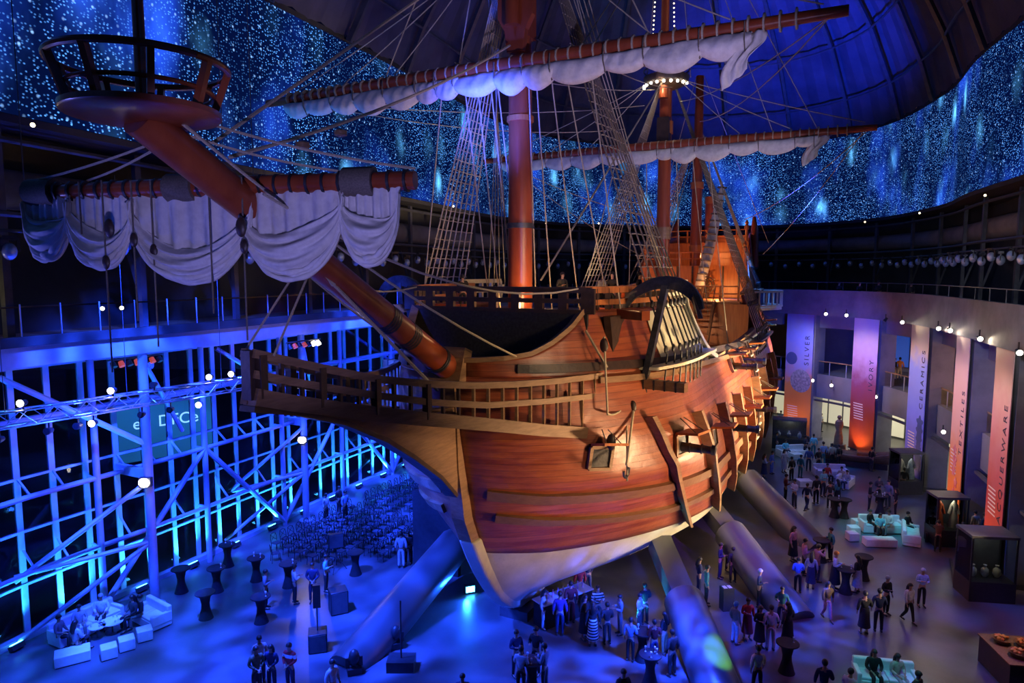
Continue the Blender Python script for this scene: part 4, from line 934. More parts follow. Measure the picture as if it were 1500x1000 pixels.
# ---- lower yards with furled sails
def yard(v, ul, ur, zl, zr, rc, re, nsw, seed):
    random.seed(seed); a = Vector((ul, v, zl)); b = Vector((ur, v, zr)); pts = [a.lerp(b, t) for t in (0, .12, .3, .5, .7, .88, 1)]
    mb = MB(); mb.tube(pts, [re, re*1.25, rc*.92, rc, rc*.92, re*1.25, re], 16); y = mb.build('lower_yard', M['spar'], ship)
    wraps(a, b, 46, rc*1.09, y, 'rope', .06, .94)
    t = .06
    ed = [.06]
    while ed[-1] < .87: ed.append(ed[-1]+random.uniform(.035, .085))
    for k in range(len(ed)-1):
        s0, s1 = ed[k]-.008, ed[k+1]+.008; D = random.uniform(.75, 1.0)*(.6+.55*min((s1-s0)/.08, 1))*(.7+.3*math.sin(math.pi*(s0+s1)/2)); ph = k*1.3
        mb = MB()
        def f(p, q, s0=s0, s1=s1, D=D, ph=ph):
            # closed tube-like bunt: q goes round the section
            c = a.lerp(b, s0+(s1-s0)*p); e = max(math.sin(math.pi*p), 0)**.7; h = D*(.42+.58*e); th = 2*math.pi*q
            rr = (.19+.15*e)*(1+.12*math.sin(3*th+ph)+.1*math.sin(p*22+ph+th*2)); 
            return c+Vector((0, -.12+rr*math.cos(th)*1.0, -.2-h*.5+h*.5*math.sin(th)*(1+.06*math.sin(7*p+ph))))
        mb.grid(f, 18, 20); mb.build('furled_sail', M['sail'], y, smooth=80)
        c = a.lerp(b, ed[k+1]); mb = MB(); mb.tube([c+V3(0, -.4, .05), c+V3(0, -.44, -.5), c+V3(0, -.2, -.85), c+V3(0, .15, -.6)], .025, 6); mb.build('gasket', M['tar'], y)
    mb = MB(); e0 = a.lerp(b, .88)
    def tail(p, q):
        c = a.lerp(b, .86+.045*p*(1-q*.3)-.012*q); return c+Vector((.1*math.sin(q*7), -.15+.14*math.sin(p*14+q*4)*(1-.3*q), -.25-1.75*q*(1-.35*p)))
    mb.grid(tail, 14, 14); solid(mb.build('sail_tail', M['sail'], y, smooth=80), .03)
    return y
fy = yard(-.95, -12.85, 11.72, 22.44, 22.48, .31, .17, 14, 3)
my = yard(20.5, -13.39, 12.63, 22.85, 22.85, .33, .18, 14, 5)
# ---- rope work
def rope(p, q, r=.03, sag=0, name='rope', m='rope', n_=8, par=None):
    p = Vector(p); q = Vector(q); pts = [p.lerp(q, t/n_)+Vector((0, 0, -sag*4*(t/n_)*(1-t/n_))) for t in range(n_+1)] if sag else [p, q]
    mb = MB(); mb.tube(pts, r, 5); return mb.build(name, M[m], par or ship)
def block(p, parent=None, s=.16): mb = MB(); mb.ball(p, s*.8, s*.55, s*1.3, 10, 7); return mb.build('pulley_block', M['dark'], parent or ship)
def shrouds(va, vb, n_, top, ztop_cut, sg, zc, ratl, thick=.035, deadeyes=True, zr=None, m='tar'):
    sh = empty('shroud_set', (0, 0, 0), 0, parent=ship)
    bot = [Vector((sg*(hb(va+(vb-va)*k/(n_-1), zc)+.55), va+(vb-va)*k/(n_-1), zc+.1)) for k in range(n_)]
    tops = [Vector(top)+Vector((0, .06*(k-n_/2), 0)) for k in range(n_)]
    for a_, b_ in zip(bot, tops):
        q = a_.lerp(b_, .13 if deadeyes else 0)
        rope(q, b_, thick, m=m, par=sh, name='shroud')
        if deadeyes:
            for t, r_ in ((.03, .13), (.13, .13)):
                c = a_.lerp(b_, t); mb = MB(); mb.ball(c, .07, .14, .16, 10, 7); mb.build('deadeye', M['black'], sh)
            for dx in (-.06, .06): rope(a_.lerp(b_, .03)+V3(0, dx, 0), a_.lerp(b_, .13)+V3(0, dx, 0), .02, m='black', par=sh, name='lanyard')
            rope(a_.lerp(b_, .02), Vector((sg*hb(a_.y, zc-1), a_.y, zc-1.0)), .035, m='black', par=sh, name='chain_plate')
    for k in range(1, ratl):
        t = .14+.84*k/ratl; mb = MB(); pts = [a_.lerp(b_, t) for a_, b_ in zip(bot, tops)]
        pts = [pts[0]+(pts[0]-pts[1])*.25]+pts+[pts[-1]+(pts[-1]-pts[-2])*.25]
        mb.tube([p+Vector((0, 0, -.03*(i % 2))) for i, p in enumerate(pts)], .02, 5); mb.build('ratline', M['rope'], sh)
    return sh
FT = (.55, .4, 28.2); MT = (.5, 21.9, 27.4)
for sg in (1, -1):
    shrouds(.7, 5.2, 8, (sg*.5, .4, 28.2), 0, sg, 11.0, 34, m='tar' if sg > 0 else 'rope')
    shrouds(20.2, 26, 8, (sg*.5, 21.9, 27.0), 0, sg, 10.3, 34, m='tar' if sg > 0 else 'rope')
    shrouds(29.5, 35, 6, (sg*.3, 31.8, 25.5), 0, sg, 13.2, 28, m='rope')
    for va, vb, zc, n_ in ((-.4, 7.2, 10.98, 'channel'), (19.0, 28.0, 10.25, 'channel'), (29.2, 35.4, 13.2, 'channel')):
        vv = [va+(vb-va)*k/10 for k in range(11)]
        mb = MB(); mb.strip([onhull(v, zc, .28, sg)+V3(0, 0, 0) for v in vv], .8, .12, side=[(sg, 0, 0)]*11); mb.build('channel', M['white'] if va < 0 else M['oak'], ship, smooth=0)
stays = [((0, -.5, 27.5), (0, -14.6, 17.3), .06, 'forestay'), ((0, 21, 27.3), (0, 2, 14.2), .07, 'mainstay'), ((0, 31, 25), (0, 22.2, 16), .05, 'mizzen_stay')]
for a_, b_, r_, nm in stays: rope(a_, b_, r_*.7, 0, nm)
for t in (.18, .42):
    c = Vector((0, -.5, 22.6)).lerp(Vector((0, -14.4, 17.7)), 1-t*.5); 
rope((0, -.9, 23.2), (0, -14.2, 17.05), .045, .35, 'preventer_stay')
for v, z in ((-12.0, 17.66), (-10.6, 18.2)):
    c = Vector((.03, v, z)); mb = MB(); mb.lathe([(.06, -.1), (.17, -.06), (.17, .06), (.06, .1)], c, 14); mb.build('heart_block', M['oak'], ship); 
# fore yard lifts and braces
R_ = random.Random(4)
for sg in (1, -1):
    for k, x in enumerate((11, 8.2, 5.5)): rope((sg*x, -.9, 22.8), (sg*.35, -.6, 27.2+.3*k), .026, .12)
    for k, x in enumerate((12, 8, 5)): rope((sg*x, 20.5, 23.2), (sg*.35, 21, 27.4+.2*k), .03, .15)
    rope((sg*11.2, -.9, 22.4), (sg*1.2, 20.6, 25.6), .025, .5); rope((sg*11.2, -.9, 22.4), (sg*2.5, 20.6, 24.2), .025, .7); rope((sg*2.5, -.9, 22.9), (sg*.6, 20.8, 26.6), .025, .4)
    rope((sg*12.2, 20.5, 22.8), (sg*3, 36, 19), .03, .6); rope((sg*12, 20.5, 22.8), (sg*5, 33, 16), .025, .4)
    for k, (x, x2, v2) in enumerate(((1.0, .9, 1.2), (1.6, 1.9, 1.8), (2.2, 2.9, 2.6), (.7, .3, .9), (3.2, 4.5, -.5))): rope((sg*x, -.7, 22.3), (sg*x2, v2, 12.9), .027)
    for k, (x, x2, v2) in enumerate(((1.0, 1.2, 22.5), (2, 3, 23.5), (3, 5.2, 18))): rope((sg*x, 20.6, 22.6), (sg*x2, v2, 9.7), .03)
    for k in range(5): rope((sg*(.7+.25*k), 0, 28.5), (sg*(4.6-.1*k), 5.5+.4*k, 13.9), .022)
    # clewlines of the spritsail and dangling tackle
    rope((sg*.3, -14.9, 17.6), (YL if sg < 0 else YR)+V3(0, 0, .25), .03, .1, m='rope'); rope((sg*.2, -15.4, 17.3), (YL if sg < 0 else YR).lerp(YL.lerp(YR, .5), .35)+V3(0, 0, .25), .028, .08, m='rope')
    rope((sg*.4, -15.9, 17.6), (sg*2.2, -4.62, 11.7), .035, .4)
    rope((sg*1.0, -14.2, 16.2), (sg*3.5, -2.3, 13.95), .035, .9)
    rope((sg*.5, -13.6, 12.6), (sg*.2, -11.9, 14.8), .03)
rope((.2, -11.2, 14.2), (1.0, -7.6, 10.9), .05); rope((.2, -11.2, 14.2), (.2, -12.5, 15.2), .07)
for (u, v, l) in ((-2.3, -15.0, 3.2), (-1.9, -14.8, 3.8), (-.35, -14.5, 3.0), (.35, -14.2, 3.6), (-3.6, -15.4, 1.2), (-2.9, -15.3, 4.4)):
    p = Vector((u, v, 16.6)); rope(p, p-V3(0, 0, l), .02, m='tar'); 
    if l > 3.1: block(p-V3(0, 0, l*.42), s=.13)
for (u, v) in ((-2.55, -15.1), (.45, -14.05)): block((u, v-.3, 15.5), s=.17)
# long rigging lines rising out of the frame
for (a_, b_) in (((0, -16.2, 20.5), (0, -2, 34)), ((-3, 0, 22.5), (-.3, -.5, 33)), ((3, 0, 22.5), (.3, -.5, 33)), ((5.5, -.9, 22.7), (.4, -.6, 33)), ((-6, -.9, 22.7), (-.4, -.6, 33)), ((7, 20.5, 23), (.3, 21, 41)), ((9.5, 20.5, 23), (.3, 21, 41)), ((4, 21.8, 27.0), (.3, 21, 41)), ((1.5, 22, 27.4), (.25, 21, 41)), ((-1.5, 22, 27.4), (-.25, 21, 41)), ((5, 36, 17), (.3, 31.4, 30)), ((-5, 36, 17), (-.3, 31.4, 30)), ((3.5, -.9, 22.8), (1.2, 20, 38)), ((3.0, -.9, 22.8), (1.0, 20, 38))): rope(a_, b_, .028)
# ---- gun ports
def port(v, z, sg, w_=.85, h=.8, lid=True):
    n_ = hnorm(v, z, sg); c = onhull(v, z, 0, sg); t_ = Vector((0, 1, 0)); t_ = (t_-n_*t_.dot(n_)).normalized(); u_ = n_.cross(t_); u_ = u_ if u_.z > 0 else -u_
    g_ = empty('gun_port', (0, 0, 0), 0, parent=ship)
    mb = MB(); mb.extrude([(-w_/2, -h/2), (w_/2, -h/2), (w_/2, h/2), (-w_/2, h/2)], c+n_*.03, t_, u_, n_, .1); mb.build('opening', M['black'], g_, smooth=0)
    for i, (p_, q_) in enumerate((((-w_/2, -h/2), (w_/2, -h/2)), ((w_/2, -h/2), (w_/2, h/2)), ((w_/2, h/2), (-w_/2, h/2)), ((-w_/2, h/2), (-w_/2, -h/2)))):
        mb = MB(); mb.bar(c+t_*p_[0]+u_*p_[1]+n_*.08, c+t_*q_[0]+u_*q_[1]+n_*.08, .12, .14, n_); mb.build('frame', M['oak'], g_, smooth=0)
    out = Vector((sg, 0, .12)).normalized(); out = (out-t_*out.dot(t_)).normalized()
    mb = MB(); hc = c+u_*(h/2+.1)+n_*.1; mb.extrude([(-w_/2-.05, 0), (w_/2+.05, 0), (w_/2+.05, .95), (-w_/2-.05, .95)], hc, t_, out, t_.cross(out), .09); mb.build('lid', M['cabin'], g_, smooth=0)
    for s2 in (-1, 1): rope(hc+t_*s2*.3+out*.8, hc+t_*s2*.12+u_*.55, .02, m='tar', par=g_, name='lid_rope')
    return c, n_, t_, u_
GP = [(-2.5, 8.0), (1.1, 7.9), (4.7, 7.45), (8.7, 7.2), (12.1, 7.0), (15.4, 6.95), (18.6, 6.95), (22, 7.1)]
GU = [(12.0, 9.75), (15.2, 9.7), (18.2, 9.75), (27, 10.2), (30, 10.4)]
def cannon(v, z, sg, lab):
    c = onhull(v, z, 0, sg)+V3(0, 0, -.1); d = Vector((sg, 0, .0))
    P = S2W(*(c+d*.1)); o = empty('cannon', P, -YAW, lab, 'cannon', None)
    mb = MB(); mb.tube([d*-.5, d*0, d*.9, d*1.08, d*1.1, d*1.25], [.2, .19, .15, .15, .2, .19], 14); mb.build('barrel', M['iron'], o)
    mb = MB(); mb.tube([d*1.22, d*1.26], .1, 12); mb.build('bore', M['black'], o)
    for q in (.25, .7): mb = MB(); mb.tube([d*q, d*(q+.06)], .2, 14); mb.build('ring', M['iron'], o)
for sg in (1, -1):
    for v, z in GP+GU: port(v, z, sg)
for k, (v, z, lab) in enumerate(((1.1, 7.9, 'black cannon barrel in the second port of the lower row, nearest the bow'), (8.7, 7.2, 'black cannon barrel in the fourth port of the lower row'), (15.4, 6.95, 'black cannon barrel poking from the lower row far towards the stern'), (12.0, 9.75, 'black cannon barrel in the first port of the upper row'), (15.2, 9.7, 'black cannon barrel in the second port of the upper row'))):
    cannon(v, z, 1, lab)
# side ladder between the upper ports
for sg in (1, -1):
    la = empty('side_ladder', (0, 0, 0), 0, parent=ship)
    for dv in (0, .8): mb = MB(); mb.strip([onhull(17+dv, z, .2, sg) for z in (4.5, 6, 7.5, 9, 10.4)], .25, .12, side=[(0, 1, 0)]*5); mb.build('ladder_rail', M['dark'], la, smooth=0)
    for k in range(13): z = 4.7+.45*k; mb = MB(); mb.bar(onhull(17, z, .25, sg), onhull(17.8, z, .25, sg), .09, .07); mb.build('ladder_step', M['white'], la, smooth=0)
# quarter gallery, a railed balcony at the stern side
for sg in (1, -1):
    qg = empty('quarter_gallery', (0, 0, 0), 0, parent=ship)
    def arc(r_): return [(sg*(hb(31.5, 12)+r_*math.sin(math.pi*k/12)), 28.6+6.4*k/12, 0) for k in range(13)]
    A = arc(1.75); mb = MB(); mb.add([(x, y, 11.7) for x, y, z in A]+[(x, y, 11.9) for x, y, z in A], [tuple(range(13)), tuple(range(25, 12, -1))]+[(k, k+1, 14+k, 13+k) for k in range(12)]); mb.build('balcony_floor', M['white'], qg, smooth=0)
    for z in (12.0, 13.1): mb = MB(); mb.strip([(x, y, z) for x, y, _ in A], .14, .14); mb.build('gallery_rail', M['white'], qg, smooth=0)
    for x, y, _ in A: mb = MB(); mb.box((x, y, 12.5), (.1, .1, 1.1)); mb.build('gallery_baluster', M['white'], qg)
# cabin front, stairs, wheel, rails on the after decks
mb = MB(); mb.box((0, 23.1, 10.95), (2*hb(23, 11)-.6, .15, 2.9)); mb.build('quarterdeck_bulkhead', M['cabin'], ship)
mb = MB(); mb.box((0, 30.6, 13.85), (2*hb(30.6, 14)-.5, .15, 2.5)); mb.build('cabin_front', M['cabin'], ship)
mb = MB(); mb.box((0, 35.5, 16.1), (2*hb(35.5, 16)-.5, .15, 2.0)); mb.build('cabin_front', M['cabin'], ship)
for k in range(7):
    x = -3.6+1.2*k; mb = MB(); mb.box((x, 30.48, 13.85), (.12, .12, 2.4)); mb.build('cabin_stile', M['dark'], ship)
for v, z in ((23.1, 12.6), (30.6, 15.15), (35.5, 17.15)):
    wd = hb(v, z)-.3
    for dz in (.5, 1.0): mb = MB(); mb.box((0, v, z+dz), (2*wd, .1, .09)); mb.build('deck_rail', M['cabin'], ship)
    for k in range(9): mb = MB(); mb.box((-wd+2*wd*k/8, v, z+.5), (.12, .12, 1.05)); mb.build('deck_rail_post', M['cabin'], ship)
for sg in (1, -1):
    st = empty('stair', (0, 0, 0), 0, parent=ship)
    for k in range(9): mb = MB(); mb.box((sg*2.7, 21.0+.23*k, 9.7+.33*k), (1.1, .3, .06)); mb.build('tread', M['deck'], st)
    for dx in (-.6, .6):
        mb = MB(); mb.bar((sg*2.7+dx, 20.8, 9.6), (sg*2.7+dx, 23, 12.6), .08, .3); mb.build('stringer', M['oak'], st)
        mb = MB(); mb.bar((sg*2.7+dx, 20.8, 10.5), (sg*2.7+dx, 23, 13.5), .06, .07); mb.build('stair_rail', M['oak'], st)
wl = empty('ship_wheel', (0, 0, 0), 0, parent=ship); wc = Vector((1.4, 29.2, 13.6))
for rr in (.62, .42):
    mb = MB(); mb.tube([wc+Vector((rr*math.cos(a*math.pi/12), 0, rr*math.sin(a*math.pi/12))) for a in range(25)], .05, 6); mb.build('wheel_rim', M['dark'], wl)
for k in range(10): a = k*math.pi/5; mb = MB(); mb.tube([wc, wc+Vector((.85*math.cos(a), 0, .85*math.sin(a)))], .03, 6); mb.build('spoke', M['dark'], wl)
mb = MB(); mb.box((1.4, 29.45, 13.1), (.3, .4, 1.1)); mb.build('wheel_stand', M['dark'], wl)
# stern ornament posts, red finials
for sg in (1, -1):
    mb = MB(); mb.tube([onhull(38, 15, .1, sg), onhull(38.3, 18, .3, sg)+V3(0, 0, .3), onhull(38.6, 18, .2, sg)+V3(0, .3, 1.4)], [.3, .3, .15], 10); mb.build('stern_scroll', M['spar'], ship)
    for v, z in ((30.6, 15.2), (35.5, 17.2)):
        c = Vector((sg*(hb(v, z)-.3), v, z)); mb = MB(); mb.lathe([(.1, 0), (.1, .9), (.2, 1.0), (.2, 1.25), (.1, 1.35), (.16, 1.5), (.05, 1.75)], c, 10); mb.build('finial', M['cabin'], ship)
# ---- anchors stowed on the bow
def anchor(sg, lab):
    o = empty('anchor', S2W(0, 0, 0), -YAW, lab, 'anchor', None)
    c = Vector((sg*5.36, 1.0, 10.65)); t = Vector((sg*5.73, 1.0, 14.2)); ex = Vector((1, .1, 0)).normalized(); ey = Vector((0, 1, 0))
    lo = Vector((sg*5.36, -.3, 10.45)); hi = Vector((sg*6.0, .0, 14.05))
    d = (hi-lo).normalized(); ax = Vector((1, -.15, 0)).normalized()
    mb = MB(); mb.bar(lo, hi, .22, .34, (0, 1, 0)); mb.build('shank', M['iron'], o, smooth=0)
    # arms: crescent through the crown at the top, in the plane of ax and d
    def arcpt(a, r): return hi+ax*r*math.sin(a)*1.0+d*(r*math.cos(a)-1.55)
    pts = [arcpt(-1.15+2.3*k/16, 1.7) for k in range(17)]
    th = [.1+.2*math.cos((k/8-1)*1.35) for k in range(17)]
    P = []; F = []
    for k, p in enumerate(pts):
        a = -1.15+2.3*k/16; rn = (ax*math.sin(a)+d*math.cos(a)); yy = Vector((0, 1, 0))
        P += [p+rn*th[k]*.7-yy*.12, p+rn*th[k]*.7+yy*.12, p-rn*th[k]*.9+yy*.12, p-rn*th[k]*.9-yy*.12]
    for k in range(16):
        for j in range(4): F.append((4*k+j, 4*(k+1)+j, 4*(k+1)+(j+1) % 4, 4*k+(j+1) % 4))
    F += [(0, 1, 2, 3), (67, 66, 65, 64)]
    mb = MB(); mb.add(P, F); mb.build('arms', M['iron'], o, smooth=0, fix=True)
    for e, s2 in ((0, -1), (16, 1)):
        p = pts[e]; a = s2*1.15; rn = ax*math.sin(a)+d*math.cos(a); tg = (ax*math.cos(a)-d*math.sin(a))*s2
        mb = MB(); yy = Vector((0, 1, 0)); mb.add([p+tg*.35, p-tg*.55-yy*.38-rn*.1, p-tg*.75-rn*.15, p-tg*.55+yy*.38-rn*.1, p+tg*.3-rn*.16, p-tg*.6-rn*.3], [(0, 1, 2, 3), (0, 4, 1), (0, 3, 4), (1, 4, 5), (3, 5, 4), (1, 5, 2), (2, 5, 3)]); mb.build('fluke', M['iron'], o, smooth=0, fix=True)
    mb = MB(); e0 = lo-d*.05-ax*1.55; e1 = lo-d*.05+ax*1.65; mb.strip([e0, e0.lerp(e1, .35), e0.lerp(e1, .65), e1], .36, .34, (0, 0, 1)); mb.build('stock', M['oak'], o, smooth=0)
    for k in range(7): c = e0.lerp(e1, .1+.8*k/6); mb = MB(); mb.bar(c-ax*.03, c+ax*.03, .4, .38); mb.build('stock_band', M['iron'], o, smooth=0)
    mb = MB(); mb.tube([lo-d*.35+Vector((.16*math.cos(a*math.pi/6), 0, .16*math.sin(a*math.pi/6))) for a in range(13)], .035, 6); mb.build('ring', M['iron'], o)
anchor(1, 'big black anchor hung flukes up on the port bow with a timber stock'); anchor(-1, 'anchor on the far side of the bow, only its blue lit crescent showing')
# anchor tackle hanging down the bow
rope((3.9, -2.6, 12.5), (4.6, -2.3, 11.2), .05); block((4.55, -2.5, 12.0), s=.2)
rope((4.55, -2.5, 12.3), (4.75, -2.6, 9.6), .04, 0); rope((4.75, -2.6, 9.6), (5.1, -.5, 10.3), .04, .35); rope((5.1, -.4, 10.35), (5.5, -2.7, 7.9), .05); rope((4.7, -.4, 10.35), (5.6, -2.9, 7.4), .035)
block((5.2, -1.15, 9.65), s=.18); block((5.0, -2.9, 8.7), s=.22)
mb = MB(); mb.tube([Vector((5.45+.0, -2.85, 8.2))+Vector((.1, .28*math.cos(a), .28*math.sin(a)-.4)) for a in [math.pi+math.pi*k/8 for k in range(9)]], .05, 6); mb.build('mooring_hook', M['iron'], ship)
# small timber beam (cathead) on each bow
for sg in (1, -1): mb = MB(); mb.bar((sg*2.9, .6, 13.0), (sg*5.7, -1.4, 13.0), .36, .34); mb.build('cathead', M['spar'], ship, smooth=0)
# ---- deck lights
def swarm(u, v, z, e, c=(1, .5, .2), s=.08): p = S2W(u, v, z); point('deck_light', p, e, c, s)
swarm(1.7, -1.5, 13.3, 260, (1, .55, .25)); swarm(-1.5, 1.5, 13.2, 40); swarm(2.5, 27.5, 13.2, 330, (1, .42, .12)); swarm(-2.5, 27, 13.2, 250, (1, .42, .12)); swarm(1, 33, 15.9, 200, (1, .42, .12)); swarm(2.5, 15, 10.2, 250, (1, .6, .3)); swarm(1.5, 36.8, 18, 90, (1, .45, .15))
swarm(0, 20, 26.6, 120, (1, .8, .5)); swarm(2.2, 19, 10.5, 120, (1, .5, .2))
for sg in (1, -1):
    a_ = S2W(sg*6.9, 3, 11.5); spot('channel_light', S2W(sg*9.5, 2.0, 9.0), S2W(sg*5.7, 4.5, 12.3), 450 if sg > 0 else 0.1, (1, .85, .5), 70, .5, .05)
# ---- steel legs that carry the ship
def leg(top, bot, lab, frac=.32, w_=.75):
    top = Vector(top); bot = Vector(bot); d = (bot-top); dn = d.normalized()
    o = empty('steel_leg', bot, 0, lab, 'support'); off = -bot
    mb = MB(); mb.bar(top-dn*.6+off, top+d*(frac+.02)+off, w_*1.25, w_*1.0, (0, 0, 1)); mb.build('square_strut', M['leg'], o, smooth=0)
    mb = MB(); mb.tube([top+d*frac+off, top+d*(frac+.01)+off, bot+off-V3(0, 0, .3)], [w_*1.0, w_*1.06, w_*1.12], 20); mb.build('sleeve', M['leg'], o)
LG = [((-3.6, 4.6, 3.2), fp(508, 975), 'blue lit steel leg slanting left from under the bow', .34), ((5.2, 3.6, 2.4), fp(1068, 1040), 'steel leg under the port bow with cyan and green light on it', .36),
      ((5.6, 10.3, 2.6), fp(1168, 905), 'steel leg slanting right from the port side with violet light on it', .3), ((5.6, 17.5, 2.8), fp(1196, 800), 'dark steel leg furthest aft on the port side', .2), ((-4.6, 14, 2.8), Vector((-4.5, 42.5, 0)), 'steel leg on the far side of the hull', .3)]
for t, b_, lab, fr in LG: leg(S2W(*t), b_, lab, fr)
# ------------------------------------------------------------------ people
def skinmesh(name, chains, root=None, sub=1):
    """chains: lists of (x,y,z,rx[,ry]) sharing vertices by equal position"""
    import bmesh
    bm = bmesh.new(); lay = bm.verts.layers.skin.verify(); key = {}; first = None
    def vert(p):
        k = tuple(round(c, 4) for c in p[:3])
        if k not in key:
            v = bm.verts.new(p[:3]); v[lay].radius = (p[3], p[4] if len(p) > 4 else p[3]); key[k] = v
        return key[k]
    for ch in chains:
        for a, b in zip(ch, ch[1:]):
            va, vb = vert(a), vert(b)
            if not bm.edges.get((va, vb)): bm.edges.new((va, vb))
            if first is None: first = va
    first[lay].use_root = True
    me = bpy.data.meshes.new(name); bm.to_mesh(me); bm.free()
    o = bpy.data.objects.new(name, me); COL.objects.link(o)
    o.modifiers.new('skin', 'SKIN').branch_smoothing = .4
    s = o.modifiers.new('sub', 'SUBSURF'); s.levels = sub; s.render_levels = sub
    bpy.context.view_layer.update(); dg = bpy.context.evaluated_depsgraph_get()
    out = bpy.data.meshes.new_from_object(o.evaluated_get(dg)); out.name = name
    bpy.data.objects.remove(o); bpy.data.meshes.remove(me)
    out.polygons.foreach_set('use_smooth', [True]*len(out.polygons))
    out.materials.clear(); out.materials.append(M['skin'])
    return out
def joints(pose):
    J = {}
    z0 = .95 if pose != 'sit' else .52; ty = 0
    lean = {'phone': .02}.get(pose, 0)
    J['pel'] = (0, 0, z0); J['waist'] = (0, -.01, z0+.15); J['chest'] = (0, -.01-lean, z0+.36); J['nb'] = (0, .0-lean, z0+.51); J['neck'] = (0, -.015-lean, z0+.58); J['head'] = (0, -.035-lean, z0+.67); J['crown'] = (0, -.03-lean, z0+.745)
    for s, n in ((1, 'L'), (-1, 'R')):
        J['sh'+n] = (s*.18, 0-lean, z0+.46); J['hip'+n] = (s*.09, 0, z0-.05)
        if pose == 'sit': J['kn'+n] = (s*.12, -.44, z0+.02); J['an'+n] = (s*.12, -.42, .09)
        elif pose == 'walk': J['kn'+n] = (s*.09, -.12 if s > 0 else .02, .5); J['an'+n] = (s*.09, -.2 if s > 0 else .3, .09 if s > 0 else .14)
        else: J['kn'+n] = (s*.105, -.01, .5); J['an'+n] = (s*.115, .02, .09)
        a = J['an'+n]; J['toe'+n] = (a[0]*1.1, a[1]-.15, a[2]-.045)
        e = (s*.25, .03, z0+.2); w = (s*.26, -.05, z0-.04)
        if pose == 'sit': e = (s*.25, -.04, z0+.2); w = (s*.13, -.27, z0+.13)
        elif pose == 'clasp': e = (s*.25, .0, z0+.2); w = (s*.06, -.2, z0+.08)
        elif pose == 'hold' and s < 0: e = (s*.25, .0, z0+.2); w = (s*.13, -.24, z0+.27)
        elif pose == 'eat': e = (s*.24, -.02, z0+.2); w = (s*.1, -.25, z0+.25 if s > 0 else z0+.3)
        elif pose == 'phone': e = (s*.22, -.16, z0+.3); w = (s*.07, -.32, z0+.5)
        elif pose == 'walk': e = (s*.25, .08*s, z0+.2); w = (s*.26, .12*s-.06, z0-.02)
        J['el'+n] = e; J['wr'+n] = w
    return J
def bodychains(J):
    g_ = lambda k, r, r2=None: (*J[k], r, r2 or r)
    ch = [[g_('pel', .13, .1), g_('waist', .115, .085), g_('chest', .14, .095), g_('nb', .07, .06), g_('neck', .052), g_('head', .078, .088), g_('crown', .062, .07)]]
    for n, s in (('L', 1), ('R', -1)):
        w = Vector(J['wr'+n]); e = Vector(J['el'+n]); d = (w-e).normalized(); p = w+d*.07
        ch.append([g_('chest', .14, .095), g_('sh'+n, .055), g_('el'+n, .04), g_('wr'+n, .026), (*p, .036, .02)])
        side = d.cross(Vector((0, 0, 1))); side = side.normalized() if side.length > .1 else Vector((1, 0, 0))
        if abs(d.z) > .8: side = Vector((0, 1, 0))
        curl = Vector((-s, 0, 0)) if abs(d.z) > .8 else Vector((0, 0, -1))
        for k, (off, ln) in enumerate(((-.026, .062), (-.009, .074), (.009, .07), (.026, .055))):
            a = p+d*.022+side*off; b = a+d*ln*.55+curl*.008; c = b+d*ln*.4+curl*.022
            ch.append([(*p, .036, .02), (*a, .0095), (*b, .0085), (*c, .0075)])
        t = w+d*.03-side*.028; ch.append([(*p, .036, .02), (*t, .011), (*(t+d*.035-side*.018), .0095)])
        ch.append([g_('pel', .13, .1), g_('hip'+n, .088), g_('kn'+n, .056), g_('an'+n, .038), g_('toe'+n, .034)])
    return ch
TPL = {}
